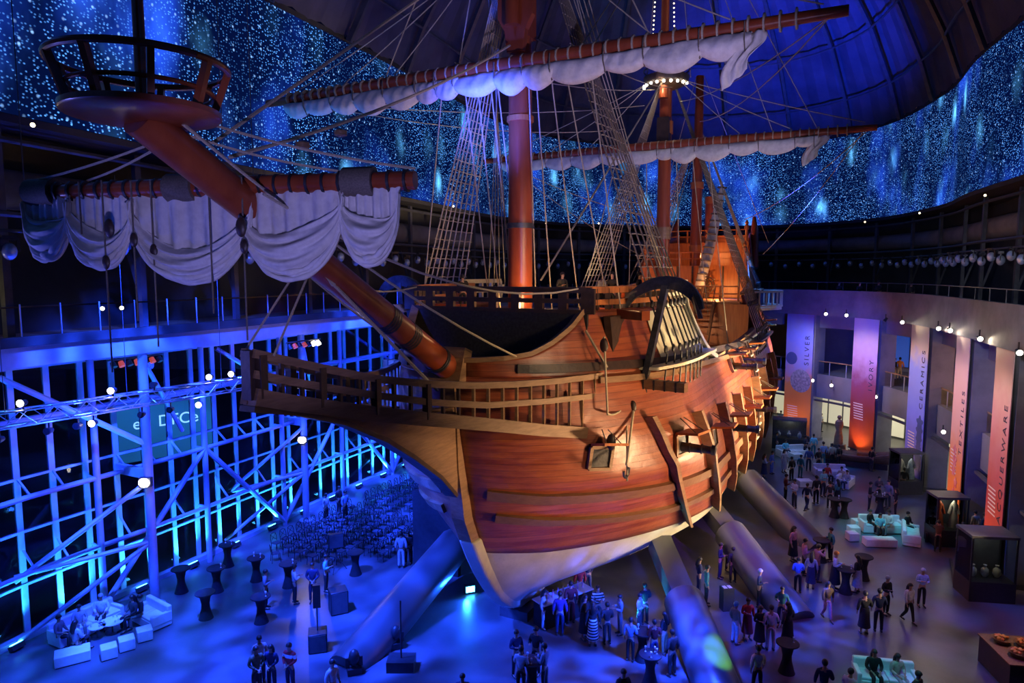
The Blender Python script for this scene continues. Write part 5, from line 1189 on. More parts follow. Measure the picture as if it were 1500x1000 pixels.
def template(pose, hair, cut):
    k = (pose, hair, cut)
    if k in TPL: return TPL[k]
    J = joints(pose); bk = ('body', pose)
    if bk not in TPL: TPL[bk] = skinmesh('body', bodychains(J))
    g_ = lambda k, r, r2=None: (*J[k], r, r2 or r)
    sk = ('shirt', pose)
    if sk not in TPL:
        ch = [[g_('pel', .15, .12), g_('waist', .14, .112), g_('chest', .168, .125), g_('nb', .105, .09)]]
        for n in 'LR':
            w = Vector(J['el'+n]).lerp(Vector(J['wr'+n]), .85); ch.append([g_('chest', .168, .125), g_('sh'+n, .088), g_('el'+n, .062), (*w, .045)])
        TPL[sk] = skinmesh('shirt', ch)
    lk = ('trousers', pose)
    if lk not in TPL:
        ch = [[(J['waist'][0], J['waist'][1], J['waist'][2]-.1, .14, .11), g_('pel', .145, .12)]]
        for n in 'LR': ch.append([g_('pel', .145, .12), g_('hip'+n, .105), g_('kn'+n, .073), g_('an'+n, .058)])
        TPL[lk] = skinmesh('trousers', ch)
    if ('skirt', pose) not in TPL:
        mb = MB(); z0 = J['pel'][2]
        if pose == 'sit':
            mb.tube([(0, 0, z0+.12), (0, -.02, z0+.02), (0, -.25, z0+.03), (0, -.45, z0-.02), (0, -.47, .3)], [.15, .19, .21, .2, .17], 16)
        else: mb.lathe([(.145, z0+.14), (.175, z0), (.2, .6), (.235, .32)][::-1], (0, 0, 0), 18)
        TPL[('skirt', pose)] = mb.mesh('skirt', M['skin'])
    hk = ('hair', pose, hair)
    if hk not in TPL:
        h = Vector(J['head']); mb = MB(); n_, m_ = 14, 8; P = []
        for i in range(m_+1):
            th = math.pi*.62*i/m_
            for k2 in range(n_):
                a = 2*math.pi*k2/n_; back = max(0, math.sin(a))
                q = th*(1 + .35*back)*(1.0-.22*max(0, -math.sin(a)))
                r_ = .106; P.append(h+Vector((r_*.9*math.sin(q)*math.cos(a), .012+r_*1.08*math.sin(q)*math.sin(a), .045+r_*1.05*math.cos(q))))
        mb.add(P, [(n_*i+k2, n_*i+(k2+1) % n_, n_*(i+1)+(k2+1) % n_, n_*(i+1)+k2) for i in range(m_) for k2 in range(n_)])
        if hair == 'long': mb.tube([h+V3(0, .06, .04), h+V3(0, .1, -.08), h+V3(0, .12, -.22), h+V3(0, .11, -.32)], [.085, .1, .095, .05], 12)
        TPL[hk] = mb.mesh('hair', M['hair'])
    shk = ('shoe', pose)
    if shk not in TPL:
        out = []
        for n in 'LR':
            a = Vector(J['an'+n]); mb = MB(); mb.tube([a+V3(0, .06, -.04), a+V3(0, 0, -.02), a+V3(0, -.1, -.045), a+V3(0, -.2, -.06)], [.035, .052, .045, .028], 10); out.append(mb.mesh('shoe', M['plastic']))
        TPL[shk] = out
    TPL[k] = (TPL[bk], TPL[sk], TPL[lk if cut == 'trousers' else ('skirt', pose)], TPL[hk], TPL[shk]); return TPL[k]
CL = {}
def cloth(c):
    if c not in CL:
        cols = {'white': (.75, .75, .76), 'black': (.014, .014, .017), 'navy': (.02, .03, .09), 'grey': (.22, .23, .25), 'lightgrey': (.45, .46, .48), 'red': (.5, .03, .03), 'maroon': (.16, .02, .025), 'blue': (.08, .16, .5), 'lightblue': (.35, .5, .75),
                'pink': (.65, .3, .38), 'olive': (.2, .19, .1), 'teal': (.03, .2, .24), 'beige': (.55, .47, .35), 'brown': (.16, .09, .05), 'purple': (.12, .05, .25), 'cyan': (.2, .65, .75), 'charcoal': (.05, .05, .055), 'orange': (.6, .2, .04)}
        if c == 'striped':
            m = mat('striped_cloth', (.7, .7, .7), .8); nt = m.node_tree; N = nt.nodes; L = nt.links
            tc = N.new('ShaderNodeTexCoord'); se = N.new('ShaderNodeSeparateXYZ'); L.new(tc.outputs['Object'], se.inputs[0])
            a = N.new('ShaderNodeMath'); a.operation = 'MULTIPLY'; a.inputs[1].default_value = 9; L.new(se.outputs['Z'], a.inputs[0])
            f = N.new('ShaderNodeMath'); f.operation = 'FRACT'; L.new(a.outputs[0], f.inputs[0]); g_ = N.new('ShaderNodeMath'); g_.operation = 'GREATER_THAN'; g_.inputs[1].default_value = .5; L.new(f.outputs[0], g_.inputs[0])
            mx = N.new('ShaderNodeMixRGB'); mx.inputs[1].default_value = (.02, .02, .03, 1); mx.inputs[2].default_value = (.7, .68, .6, 1); L.new(g_.outputs[0], mx.inputs[0]); L.new(mx.outputs[0], N['Principled BSDF'].inputs['Base Color']); CL[c] = m
        elif c == 'redwhite':
            m = mat('red_white_cloth', (.7, .7, .7), .8); nt = m.node_tree; N = nt.nodes; L = nt.links
            tc = N.new('ShaderNodeTexCoord'); se = N.new('ShaderNodeSeparateXYZ'); L.new(tc.outputs['Object'], se.inputs[0])
            ra = N.new('ShaderNodeValToRGB'); ra.color_ramp.interpolation = 'CONSTANT'; e = ra.color_ramp.elements; e[0].position = 0; e[0].color = (.5, .02, .03, 1); e[1].position = .62; e[1].color = (.75, .74, .72, 1); k = e.new(.68); k.color = (.5, .02, .03, 1)
            a = N.new('ShaderNodeMath'); a.operation = 'MULTIPLY'; a.inputs[1].default_value = .5; L.new(se.outputs['Z'], a.inputs[0]); L.new(a.outputs[0], ra.inputs[0]); L.new(ra.outputs[0], N['Principled BSDF'].inputs['Base Color']); CL[c] = m
        else:
            col = cols[c]; CL[c] = mat(c+'_cloth', col, .8, col2=tuple(x*.75 for x in col), nscale=14)
    return CL[c]
HT = random.Random(11)
def person(loc, face, pose, top, bot, lab, hair='short', hc='hair', cut='trousers', scale=None, group=None):
    body, shirt, low, hr, shoes = template(pose, hair, cut)
    sc_ = scale or HT.uniform(.96, 1.06)
    r = empty('person', loc, R(face), lab, 'person', group); r.scale = (sc_,)*3
    for nm, me, m_ in (('body', body, M['skin']), ('shirt', shirt, cloth(top)), (cut, low, cloth(bot)), ('hair', hr, M[hc]), ('shoe', shoes[0], M['plastic']), ('shoe', shoes[1], M['plastic'])):
        o = bpy.data.objects.new(nm, me); COL.objects.link(o); o.parent = r
        o.material_slots[0].link = 'OBJECT'; o.material_slots[0].material = m_
    return r
# px, py of the feet, facing (0 = towards the photographer, 90 = to the right), pose, top, lower, cut, hair, label
PEOPLE = [
 (390, 891, 100, 'eat', 'grey', 'black', 't', 's', 'person in grey with a notepad beside the left cocktail tables'),
 (432, 884, 120, 'eat', 'white', 'black', 't', 's', 'person in white shirt reading papers left of the loudspeaker'),
 (459, 882, 10, 'clasp', 'navy', 'navy', 't', 's', 'person in navy standing arms folded behind the speaker pole'),
 (478, 866, 90, 'hold', 'cyan', 'black', 't', 's', 'person in pale shirt and black apron left of the monitor speaker'),
 (382, 1000, 30, 'clasp', 'white', 'navy', 't', 's', 'person in white shirt at the rear of the bottom left trio'),
 (377, 1018, 40, 'clasp', 'olive', 'charcoal', 't', 's', 'person in olive polo, nearest of the bottom left group'),
 (399, 1012, -10, 'clasp', 'navy', 'navy', 't', 'l', 'person in dark jacket with long hair in the bottom left group'),
 (426, 1012, -20, 'clasp', 'redwhite', 'navy', 't', 's', 'person in red and white jacket with hands clasped'),
 (488, 1040, 60, 'stand', 'lightgrey', 'charcoal', 't', 's', 'person cut off at the bottom edge right of the red and white jacket'),
 (588, 831, 180, 'stand', 'white', 'white', 't', 's', 'person all in white seen from behind near the chair rows'),
 (598, 826, 0, 'stand', 'black', 'black', 't', 'l', 'person in black facing the one in white near the chairs'),
 (606, 822, 200, 'stand', 'black', 'navy', 't', 's', 'person in black half hidden beside the black panel'),
 (797, 921, 60, 'stand', 'lightgrey', 'lightgrey', 't', 'l', 'person in pale clothes at the left end of the group under the hull'),
 (820, 930, 175, 'stand', 'purple', 'navy', 't', 's', 'person in purple jacket, back turned, under the keel'),
 (836, 912, 185, 'stand', 'maroon', 'maroon', 't', 's', 'person in maroon at the lit bar under the keel'),
 (849, 881, 190, 'stand', 'red', 'beige', 't', 's', 'person in red top and pale trousers beyond the bar'),
 (861, 871, 200, 'walk', 'navy', 'charcoal', 't', 's', 'person with only legs showing under the hull curve'),
 (856, 936, 40, 'hold', 'black', 'black', 'k', 'l', 'person in black dress left of the striped top'),
 (875, 918, 10, 'eat', 'striped', 'charcoal', 't', 's', 'person in black and white striped top facing the camera'),
 (868, 946, 180, 'stand', 'black', 'striped', 'k', 'l', 'person in striped skirt seen from behind'),
 (889, 943, 190, 'clasp', 'charcoal', 'black', 't', 's', 'person in dark shirt behind the striped skirt, back turned'),
 (908, 929, -80, 'eat', 'lightblue', 'grey', 't', 's', 'person in pale blue shirt holding a plate, standing alone'),
 (944, 914, 200, 'clasp', 'black', 'black', 't', 's', 'person in black shirt, topmost of the group left of the cyan leg'),
 (936, 927, 60, 'eat', 'white', 'charcoal', 't', 's', 'person in white shirt at the cocktail table left of the cyan leg'),
 (923, 968, 150, 'hold', 'lightblue', 'black', 't', 's', 'person in light shirt, back turned, left of the near table'),
 (958, 972, 190, 'hold', 'maroon', 'navy', 't', 's', 'person in maroon shirt right of the near table'),
 (973, 958, 220, 'hold', 'black', 'olive', 't', 'l', 'person in black top next to the cyan lit leg'),
 (984, 990, 210, 'stand', 'charcoal', 'charcoal', 't', 's', 'person in charcoal at the lower end of the cyan lit leg'),
 (756, 990, 30, 'hold', 'navy', 'black', 't', 's', 'person in navy at the rear left of the bottom centre table'),
 (785, 988, -30, 'hold', 'black', 'black', 't', 's', 'person in black suit and pale shirt behind the bottom centre table'),
 (763, 1018, 160, 'eat', 'white', 'black', 't', 's', 'person in white shirt, back turned, at the bottom centre table'),
 (798, 1014, -120, 'eat', 'grey', 'charcoal', 't', 's', 'person in grey jacket right of the bottom centre table'),
 (678, 1062, 0, 'stand', 'navy', 'navy', 't', 's', 'person with only a head showing at the bottom edge below the keel'),
 (912, 1056, 20, 'hold', 'black', 'black', 't', 's', 'person with a head and camera showing at the bottom edge'),
 (1054, 847, 60, 'hold', 'navy', 'navy', 't', 's', 'person in blue suit left of the group behind the front steel leg'),
 (1073, 853, 185, 'stand', 'black', 'black', 't', 's', 'person in black with back turned between blue suit and white shirt'),
 (1083, 838, 0, 'eat', 'beige', 'black', 't', 's', 'person in pale shirt at the back of the group behind the steel leg'),
 (1067, 836, 20, 'hold', 'purple', 'black', 't', 's', 'person in violet shirt half hidden behind the black jacket'),
 (1034, 886, 80, 'stand', 'teal', 'charcoal', 't', 's', 'person in teal between the two front steel legs'),
 (1023, 872, 90, 'hold', 'navy', 'navy', 't', 'l', 'person in dark clothes leftmost between the two front legs'),
 (1076, 943, 110, 'stand', 'olive', 'lightgrey', 't', 's', 'person in olive top and blue cap pushing towards the red coat'),
 (1094, 936, 10, 'hold', 'red', 'maroon', 'k', 's', 'person in red coat right of the blue cap'),
 (1111, 889, 60, 'hold', 'navy', 'black', 't', 's', 'person in dark open jacket above the white suit'),
 (1112, 948, 10, 'hold', 'black', 'black', 'k', 'l', 'person in long black dress left of the white suit'),
 (1128, 952, 170, 'hold', 'white', 'lightgrey', 't', 's', 'person in white suit, back turned, centre right'),
 (1144, 918, -30, 'hold', 'teal', 'navy', 't', 's', 'person in teal jacket with white collar'),
 (1153, 948, 200, 'hold', 'charcoal', 'black', 'k', 'l', 'person in dark dress at the round black table'),
 (1109, 1016, 180, 'walk', 'white', 'black', 't', 's', 'person in white shirt and dark vest walking away at the bottom'),
 (1161, 822, 40, 'stand', 'pink', 'black', 'k', 'l', 'person with long hair in pink top and black skirt'),
 (1177, 842, 80, 'hold', 'pink', 'black', 't', 's', 'person in pink shirt right of the long hair'),
 (1168, 868, 175, 'clasp', 'blue', 'black', 't', 's', 'person in blue shirt with back turned beside the violet lit leg'),
 (1187, 862, 150, 'stand', 'lightgrey', 'navy', 'k', 'l', 'person in pale headscarf and navy dress'),
 (1196, 852, 100, 'phone', 'pink', 'navy', 't', 's', 'person in pink pointing a camera to the right'),
 (1216, 822, -90, 'hold', 'teal', 'black', 't', 's', 'person in dark teal top beyond the camera operator'),
 (1222, 864, 60, 'eat', 'white', 'black', 'k', 's', 'person with orange headwear and white blouse at the cocktail table'),
 (1255, 868, -150, 'stand', 'black', 'lightgrey', 'k', 'l', 'person in pale pleated skirt between the two cocktail tables'),
 (1211, 908, 0, 'walk', 'brown', 'pink', 't', 'l', 'person in pink trousers holding a light strip, walking to camera'),
 (1265, 928, 170, 'hold', 'black', 'black', 'k', 's', 'person in long black robe, back turned, left of the pair'),
 (1286, 925, 160, 'hold', 'navy', 'black', 't', 's', 'person in dark suit beside the long black robe'),
 (1297, 900, 20, 'hold', 'black', 'black', 't', 's', 'bald person in black suit and pale shirt facing the pair'),
 (1330, 911, 10, 'walk', 'white', 'black', 't', 'l', 'person in white blouse and wide black trousers walking'),
 (1349, 888, -10, 'eat', 'lightblue', 'black', 't', 's', 'bald person in pale blue shirt, arms folded, at the right'),
 (1205, 1044, 160, 'hold', 'navy', 'navy', 't', 's', 'person in navy cut off at the bottom edge left of the sofa'),
 (1340, 1060, 30, 'stand', 'black', 'black', 't', 's', 'person with only a head showing right of the bottom sofa'),
 (1373, 808, 150, 'phone', 'brown', 'black', 't', 's', 'person in brown jacket photographing the lit costume case'),
 (1408, 812, 170, 'hold', 'navy', 'navy', 't', 's', 'person in navy walking past the orange base of a banner'),
 (1427, 792, 190, 'stand', 'lightgrey', 'grey', 't', 's', 'person in light grey shirt above the near display case'),
 (1440, 796, 200, 'hold', 'charcoal', 'black', 't', 's', 'person in charcoal, rightmost above the near display case'),
 (1273, 748, 60, 'hold', 'black', 'black', 't', 's', 'person in black left of the far standing table'),
 (1286, 736, 0, 'eat', 'charcoal', 'black', 't', 's', 'person in charcoal behind the far standing table'),
 (1300, 744, -60, 'hold', 'grey', 'charcoal', 't', 's', 'person in grey right of the far standing table'),
 (1311, 756, -120, 'hold', 'black', 'black', 't', 'l', 'person in black with handbag right of the far standing table'),
 (1323, 722, 150, 'stand', 'black', 'black', 't', 's', 'person in black looking into the case below the blue banner'),
 (1276, 690, 100, 'hold', 'black', 'charcoal', 't', 's', 'person in black right of the boat display'),
 (1202, 632, 30, 'hold', 'lightgrey', 'black', 't', 's', 'person in pale top standing in front of the backlit doorway'),
 (1137, 664, 60, 'stand', 'navy', 'navy', 't', 's', 'person in navy left of the far blue sofa'),
 (1130, 694, 40, 'stand', 'blue', 'blue', 't', 's', 'person in bright blue next to the hull'),
 (1119, 700, 90, 'hold', 'lightblue', 'navy', 'k', 'l', 'person in pale blue dress nearest the hull'),
 (1148, 692, 20, 'stand', 'lightgrey', 'lightgrey', 'k', 'l', 'person in long pale dress in the far crowd'),
 (1159, 704, 200, 'stand', 'black', 'black', 't', 's', 'person in black above the white shirt in the far crowd'),
 (1163, 744, -70, 'eat', 'white', 'charcoal', 't', 's', 'person in white shirt holding a plate beside the dark leg'),
 (1150, 735, 80, 'hold', 'maroon', 'black', 't', 's', 'person in maroon left of the plate holder'),
 (1181, 748, 120, 'walk', 'navy', 'navy', 't', 's', 'person in navy striding left of the far standing tables'),
 (1195, 738, 190, 'stand', 'black', 'black', 't', 's', 'person in black below the far white sofa'),
 (1215, 744, 170, 'hold', 'charcoal', 'black', 't', 's', 'person in charcoal left of the dark round table far right'),
 (1226, 742, 200, 'hold', 'teal', 'black', 'k', 'l', 'person in teal top and black skirt in the far crowd'),
 (1205, 727, 10, 'eat', 'cyan', 'navy', 't', 's', 'person in cyan shirt below the far white sofa'),
 (1191, 668, 170, 'stand', 'cyan', 'teal', 't', 's', 'person in bright cyan bending at the far bar'),
 (1179, 668, 30, 'hold', 'navy', 'navy', 't', 's', 'person in navy left of the bright cyan shirt'),
 (1205, 682, 180, 'stand', 'lightblue', 'teal', 't', 's', 'person in patterned pale blue top in the far crowd'),
 (1218, 682, 175, 'stand', 'beige', 'black', 't', 's', 'person in beige top with back turned in the far crowd'),
 (1228, 684, 200, 'stand', 'black', 'black', 't', 's', 'person in black right of the beige top'),
 (1184, 690, 160, 'stand', 'blue', 'navy', 't', 's', 'person in blue shirt left of the far white sofa'),
 (1198, 690, 20, 'stand', 'black', 'black', 't', 's', 'person in black between blue shirt and white sofa'),
 (1143, 628, 150, 'stand', 'lightblue', 'black', 't', 's', 'person in pale shirt leaning at the black counter below the coin banner'),
 (1172, 700, 120, 'stand', 'teal', 'teal', 't', 's', 'person in teal in the middle of the far crowd'),
]
hcs = {2: 'hair'}
for (px, py, fa, po, tp, bt, ct, hr, lab) in PEOPLE:
    hc = 'greyhair' if ('bald' in lab or px in (1297, 1111)) else 'hair'
    if 'orange headwear' in lab: M['orangehair'] = mat('orange_headwear', (.55, .2, .03), .7); hc = 'orangehair'
    if 'blue cap' in lab and px == 1076: M['bluecap'] = mat('blue_cap', (.15, .35, .6), .7); hc = 'bluecap'
    person(fp(px, py), fa, po, tp, bt, lab, 'long' if hr == 'l' else 'short', hc, 'trousers' if ct == 't' else 'skirt')
# people on the galleon and on the balconies
def ship_person(u, v, z, fa, po, tp, lab): return person(S2W(u, v, z), fa, po, tp, 'black', lab)
ship_person(-3.0, .4, 12.76, 200, 'hold', 'black', 'person on the forecastle, leftmost head above the rail'); ship_person(1.0, 2.0, 12.76, 30, 'hold', 'charcoal', 'person on the forecastle right of the foremast, head above the rail')
ship_person(2.0, 4.2, 12.76, 120, 'hold', 'white', 'person in white on the forecastle between mast and anchor'); ship_person(3.4, 1.6, 12.76, -40, 'hold', 'black', 'person on the forecastle nearest the port rail')
ship_person(-1.6, 3.0, 12.76, 100, 'stand', 'navy', 'person on the forecastle left of the foremast'); ship_person(3.9, 3.6, 12.76, 60, 'hold', 'black', 'person on the forecastle just left of the anchor')
person(S2W(3.6, 16.5, 9.46), 30, 'clasp', 'white', 'black', 'person in white shirt on the main deck by the stairs')
for px, py, fa, tp, lab in ((1458, 596, 150, 'black', 'person in black walking on the orange lit mezzanine'), (1309, 556, 100, 'black', 'person in black at the mezzanine rail right of the lilac banner'), (1317, 556, 150, 'orange', 'person in orange on the mezzanine right of the lilac banner')):
    person(fp(px, py, 5.87), fa, 'stand', tp, 'beige', lab)
UP = resample(offset(FAC, .3), 1.0)
for k, (px, lab) in enumerate(((1227, 'person leaning on the upper deck parapet above the coin banner'), (1259, 'person on the upper deck right of the white light'), (1282, 'small dark person on the upper deck above the lilac banner'), (1331, 'dark person on the upper deck left of a diagonal post'))):
    p = fp(px, 421+(px-1227)*.12, 13.0); q = Vector((p.x, p.y, 12.0)); ff = inward(q)
    best = min(UP, key=lambda u_: abs((u_[0]/u_[1])-((px-750)/1000)/.995)); person((best[0], best[1], 12.05), 10, 'clasp', 'black', 'black', lab)
slab(offset(FAC, .58), offset(FAC, -4), 11.8, 12.0, 'floor_upper_deck', M['carpet'])
mb = MB(); mb.box((0, 0, 0), (.25, .1, .5)); tag(mb.build('deck_lamp', M['lampwarm'], loc=(UP[30][0], UP[30][1], 14.3)), 'small upright white lamp on the upper deck', 'lamp') if False else None

# ------------------------------------------------------------------ furniture
def cocktail():
    o = empty('cocktail_table', (0, 0, 0), 0, 'x', 'table')
    mb = MB(); mb.lathe([(.3, 0), (.27, .08), (.17, .45), (.16, .65), (.22, .95), (.37, 1.09)], n=20); mb.build('stretch_cover', M['blackcloth'], o)
    mb = MB(); mb.lathe([(.4, 1.09), (.41, 1.1), (.41, 1.13), (.4, 1.14)], n=24); mb.build('table_top', M['blackcloth'], o)
    return o
gl0 = MB(); gl0.lathe([(.035, 0), (.03, .01), (.008, .02), (.008, .09), (.035, .12), (.04, .17), (.034, .2)], n=10); GLM = gl0.mesh('glass', mat('pale_glassware', (.7, .8, .9), .1, col2=(.8, .85, .9), nscale=5))
TB = [(266, 867, 'black cocktail table left of the others, by the lamp column', 0), (302, 905, 'black cocktail table nearest the white cubes', 0), (318, 866, 'black cocktail table in the second line from the window wall', 1), (334, 829, 'black cocktail table furthest up beside the window wall', 2),
      (376, 850, 'black cocktail table left of the front chair rows', 2), (383, 911, 'black cocktail table with long shadow beside the person in grey', 1), (423, 859, 'black cocktail table behind the person reading papers', 1), (521, 841, 'pale topped cocktail table below the chair rows', 0),
      (1238, 868, 'black cocktail table in front of the orange headwear', 2), (1264, 848, 'black cocktail table with violet sheen right of the pleated skirt', 0), (1289, 752, 'black cocktail table crowded with glasses, far right group', 3), (1152, 984, 'round black table in front of the dark dress', 1),
      (1222, 757, 'black table, left one of the two below the far crowd', 1), (1236, 758, 'black table, right one of the two below the far crowd', 0), (779, 1012, 'black cocktail table in the bottom centre group', 3), (941, 966, 'black cocktail table amid the group left of the cyan leg', 2), (952, 1002, 'black cocktail table with glasses at the bottom, lower of the two', 4), (1202, 822, 'black high table above the camera operator', 0)]
ct = cocktail()
for k, (px, py, lab, ng) in enumerate(TB):
    o = ct if k == 0 else copy_tree(ct); o.location = fp(px, py); o['label'] = lab
    for j in range(ng):
        q = bpy.data.objects.new('wine_glass', GLM); COL.objects.link(q); a = j*2.3; q.location = o.location+V3(.22*math.cos(a), .22*math.sin(a), 1.141)
        tag(q, 'small glass standing on the '+lab, 'glass', 'glasses on cocktail table %s' % ['one', 'two', 'three', 'four', 'five', 'six', 'seven', 'eight', 'nine', 'ten', 'eleven', 'twelve', 'thirteen', 'fourteen', 'fifteen', 'sixteen', 'seventeen', 'eighteen'][k])
        words = q['label'].split(); q['label'] = ' '.join(words[:16])
# chairs
ch = empty('chair', (0, 0, 0), 0, 'black cross back wooden chair in the rows facing the ship', 'chair', 'cross back chairs in rows')
mb = MB(); mb.box((0, 0, .45), (.42, .42, .045)); bevel(mb.build('seat', M['seatpad'], ch), .02)
mb = MB()
for s in (-1, 1): mb.tube([(s*.19, .19, .45), (s*.195, .22, .7), (s*.17, .25, .9)], .016, 6)
bkf = MB(); bkf.tube([(-.19, .19, .43), (-.2, .22, .7), (-.16, .25, .87), (0, .265, .92), (.16, .25, .87), (.2, .22, .7), (.19, .19, .43)], .017, 6); bkf.build('back_frame', M['chair'], ch)
mb = MB(); mb.tube([(-.18, .2, .52), (0, .23, .68), (.16, .25, .86)], .012, 5); mb.build('back_slat', M['chair'], ch)
mb = MB(); mb.tube([(.18, .2, .52), (0, .235, .68), (-.16, .25, .86)], .012, 5); mb.build('back_slat', M['chair'], ch)
for sx in (-1, 1):
    for sy_ in (-1, 1): mb = MB(); mb.tube([(sx*.18, sy_*.18, .43), (sx*.2, sy_*.21, 0)], .016, 6); mb.build('leg', M['chair'], ch)
P0 = fp(406, 806); P1 = fp(612, 706); td = (P1-P0).normalized(); nd = Vector((td.y, -td.x, 0)); L_ = (P1-P0).length
rz = math.atan2(nd.y, nd.x)+math.pi/2; first = True; RC_ = random.Random(3); cnt = 0
for j in range(7):
    k = 0; s_ = -.15*j
    while s_ < L_+1.5:
        if not (L_*.5 < s_ < L_*.5+.9) and not (j > 4 and s_ < 1.2):
            p = P0+td*(s_+RC_.uniform(-.04, .04))+nd*(j*.95+RC_.uniform(-.06, .06))
            o = ch if first else copy_tree(ch); first = False; o.location = (p.x, p.y, 0); o.rotation_euler = (0, 0, rz+RC_.uniform(-.15, .15)); cnt += 1
        s_ += .6
sx = empty  # keep name
for px, py, a, lab in ((404, 822, 120, 'lone black chair standing apart at the front left of the rows'), (556, 812, 60, 'black chair turned askew at the right end of the front row')):
    o = copy_tree(ch); o.location = fp(px, py); o.rotation_euler = (0, 0, R(a)); o['label'] = lab; del o['group']
for (px, py, tp, lab) in ((478, 764, 'white', 'person in white sitting in the back left chairs by the window wall'), (497, 752, 'black', 'person in black sitting in the back left chairs'), (506, 762, 'lightblue', 'person in pale blue sitting right of the two in the back rows')):
    p = fp(px, py); person((p.x, p.y, 0), math.degrees(rz), 'stand', tp, 'black', lab)
# sofas and cubes
def sofa(loc, rz_, lab, w_=2.0, back=True, arm=True):
    o = empty('sofa', loc, rz_, lab, 'sofa')
    mb = MB(); mb.box((0, 0, .22), (w_, .85, .36)); bevel(mb.build('base', M['leather'], o), .03)
    for k in range(2): mb = MB(); mb.box((-w_/4+k*w_/2, -.08, .45), (w_/2-.02, .66, .12)); bevel(mb.build('seat_cushion', M['leather'], o), .04, 3)
    if back: mb = MB(); mb.box((0, .34, .55), (w_, .2, .62)); bevel(mb.build('backrest', M['leather'], o), .05, 3)
    if arm:
        for s in (-1, 1): mb = MB(); mb.box((s*(w_/2-.06), 0, .42), (.16, .85, .44)); bevel(mb.build('armrest', M['leather'], o), .04, 3)
    return o
def cube(loc, rz_, lab, w_=.5, d_=.5, h_=.45, nm='ottoman', grp=None):
    o = empty(nm, loc, rz_, lab, 'ottoman', grp); mb = MB(); mb.box((0, 0, h_/2+.02), (w_, d_, h_-.02)); bevel(mb.build('cushion', M['leather'], o), .03, 3)
    mb = MB(); mb.box((0, 0, .015), (w_-.06, d_-.06, .03)); mb.build('base', M['plastic'], o); return o
WA = math.atan2(td.y, td.x)
s1 = fp(128, 925); sofa(s1, WA, 'long white sofa along the window wall, back to the glass', 2.6)
s2 = fp(222, 912); sofa(s2, WA-math.pi/2-.15, 'white sofa seen from the side at the right of the left lounge', 1.7)
cube(fp(107, 968), WA-.55, 'wide white bench in front of the left lounge', 1.15, .7, .42, 'bench'); cube(fp(160, 962), WA-.5, 'white cube seat right of the bench, left one of three', .55, .55); cube(fp(186, 950), WA-.5, 'white cube seat in the middle of three', .55, .55); cube(fp(212, 936), WA-.5, 'white cube seat nearest the side sofa', .55, .55)
def rtable(loc, r_, h_, lab):
    o = empty('side_table', loc, 0, lab, 'table'); mb = MB(); mb.lathe([(r_*.6, 0), (r_*.6, .02), (.03, .04), (.03, h_-.03)], n=16); mb.build('stand', M['steeld'], o)
    mb = MB(); mb.lathe([(r_, h_-.03), (r_, h_)], n=24); mb.build('table_top', M['leather'], o)
    for k in range(5):
        q = bpy.data.objects.new('cup', GLM); COL.objects.link(q); a = k*1.9; q.location = Vector(loc)+V3(r_*.6*math.cos(a), r_*.6*math.sin(a), h_+.001); q.scale = (.9, .9, .5)
        tag(q, 'small cup on the '+' '.join(lab.split()[:9]), 'cup', 'cups on the '+' '.join(lab.split()[:6]))
rtable(fp(143, 934), .32, .5, 'small round pale table in the left lounge'); rtable(fp(165, 926), .45, .5, 'larger round pale table with cups in the left lounge')
person(fp(150, 916)+V3(0, 0, 0), 25, 'sit', 'white', 'black', 'grey haired person in white shirt seated on the window wall sofa', 'short', 'greyhair')
person(fp(118, 930), 40, 'sit', 'lightgrey', 'grey', 'person in pale top seated at the left end of the lounge')
person(fp(112, 960), 165, 'sit', 'lightgrey', 'black', 'person in pale jacket sitting on the white bench, back turned', 'long')
person(fp(197, 918), -30, 'sit', 'charcoal', 'black', 'person in dark top seated left of the pair on the side sofa', 'long'); person(fp(208, 916), -50, 'sit', 'black', 'grey', 'person in black seated right of the pair on the side sofa')
person(fp(88, 948), 90, 'sit', 'grey', 'black', 'person in grey seated at the far left edge of the lounge')
# right lounge
sofa(fp(1290, 778), R(-5), 'white sofa lit cyan in the right lounge, people on it', 2.2); sofa(fp(1334, 792), R(62), 'white sofa lit turquoise at the right of the right lounge', 2.0)
cube(fp(1288, 799), R(-4), 'long white bench in front of the cyan lit sofa', 1.6, .6, .42, 'bench'); cube(fp(1256, 772), 0, 'white cube seat, furthest of three left of the right lounge', .55, .55); cube(fp(1250, 782), 0, 'white cube seat, middle of three left of the right lounge', .55, .55); cube(fp(1248, 791), 0, 'white cube seat, nearest of three left of the right lounge', .55, .55)
person(fp(1273, 778), 30, 'sit', 'black', 'black', 'person in black seated left on the cyan lit sofa'); person(fp(1288, 784), -20, 'sit', 'cyan', 'black', 'person in pale dress seated in the middle of the cyan lit sofa', 'long'); person(fp(1301, 782), -60, 'sit', 'white', 'grey', 'person in white seated right on the cyan lit sofa')
person(fp(1328, 782), 30, 'sit', 'black', 'black', 'person in black lying back on the turquoise lit sofa')
sofa(fp(1296, 1006), R(-12), 'white sofa at the bottom edge with two people', 2.0)
person(fp(1278, 1004), -10, 'sit', 'black', 'black', 'person in black drinking, left on the bottom edge sofa', 'long'); person(fp(1312, 1008), 5, 'sit', 'beige', 'lightgrey', 'person in patterned pale dress, right on the bottom edge sofa', 'long')
cube(fp(1250, 1040), R(10), 'white cube seat cut off at the bottom edge', .6, .6); person(fp(1243, 1036), 120, 'sit', 'white', 'grey', 'person in white jacket seated at the bottom edge left of the sofa')
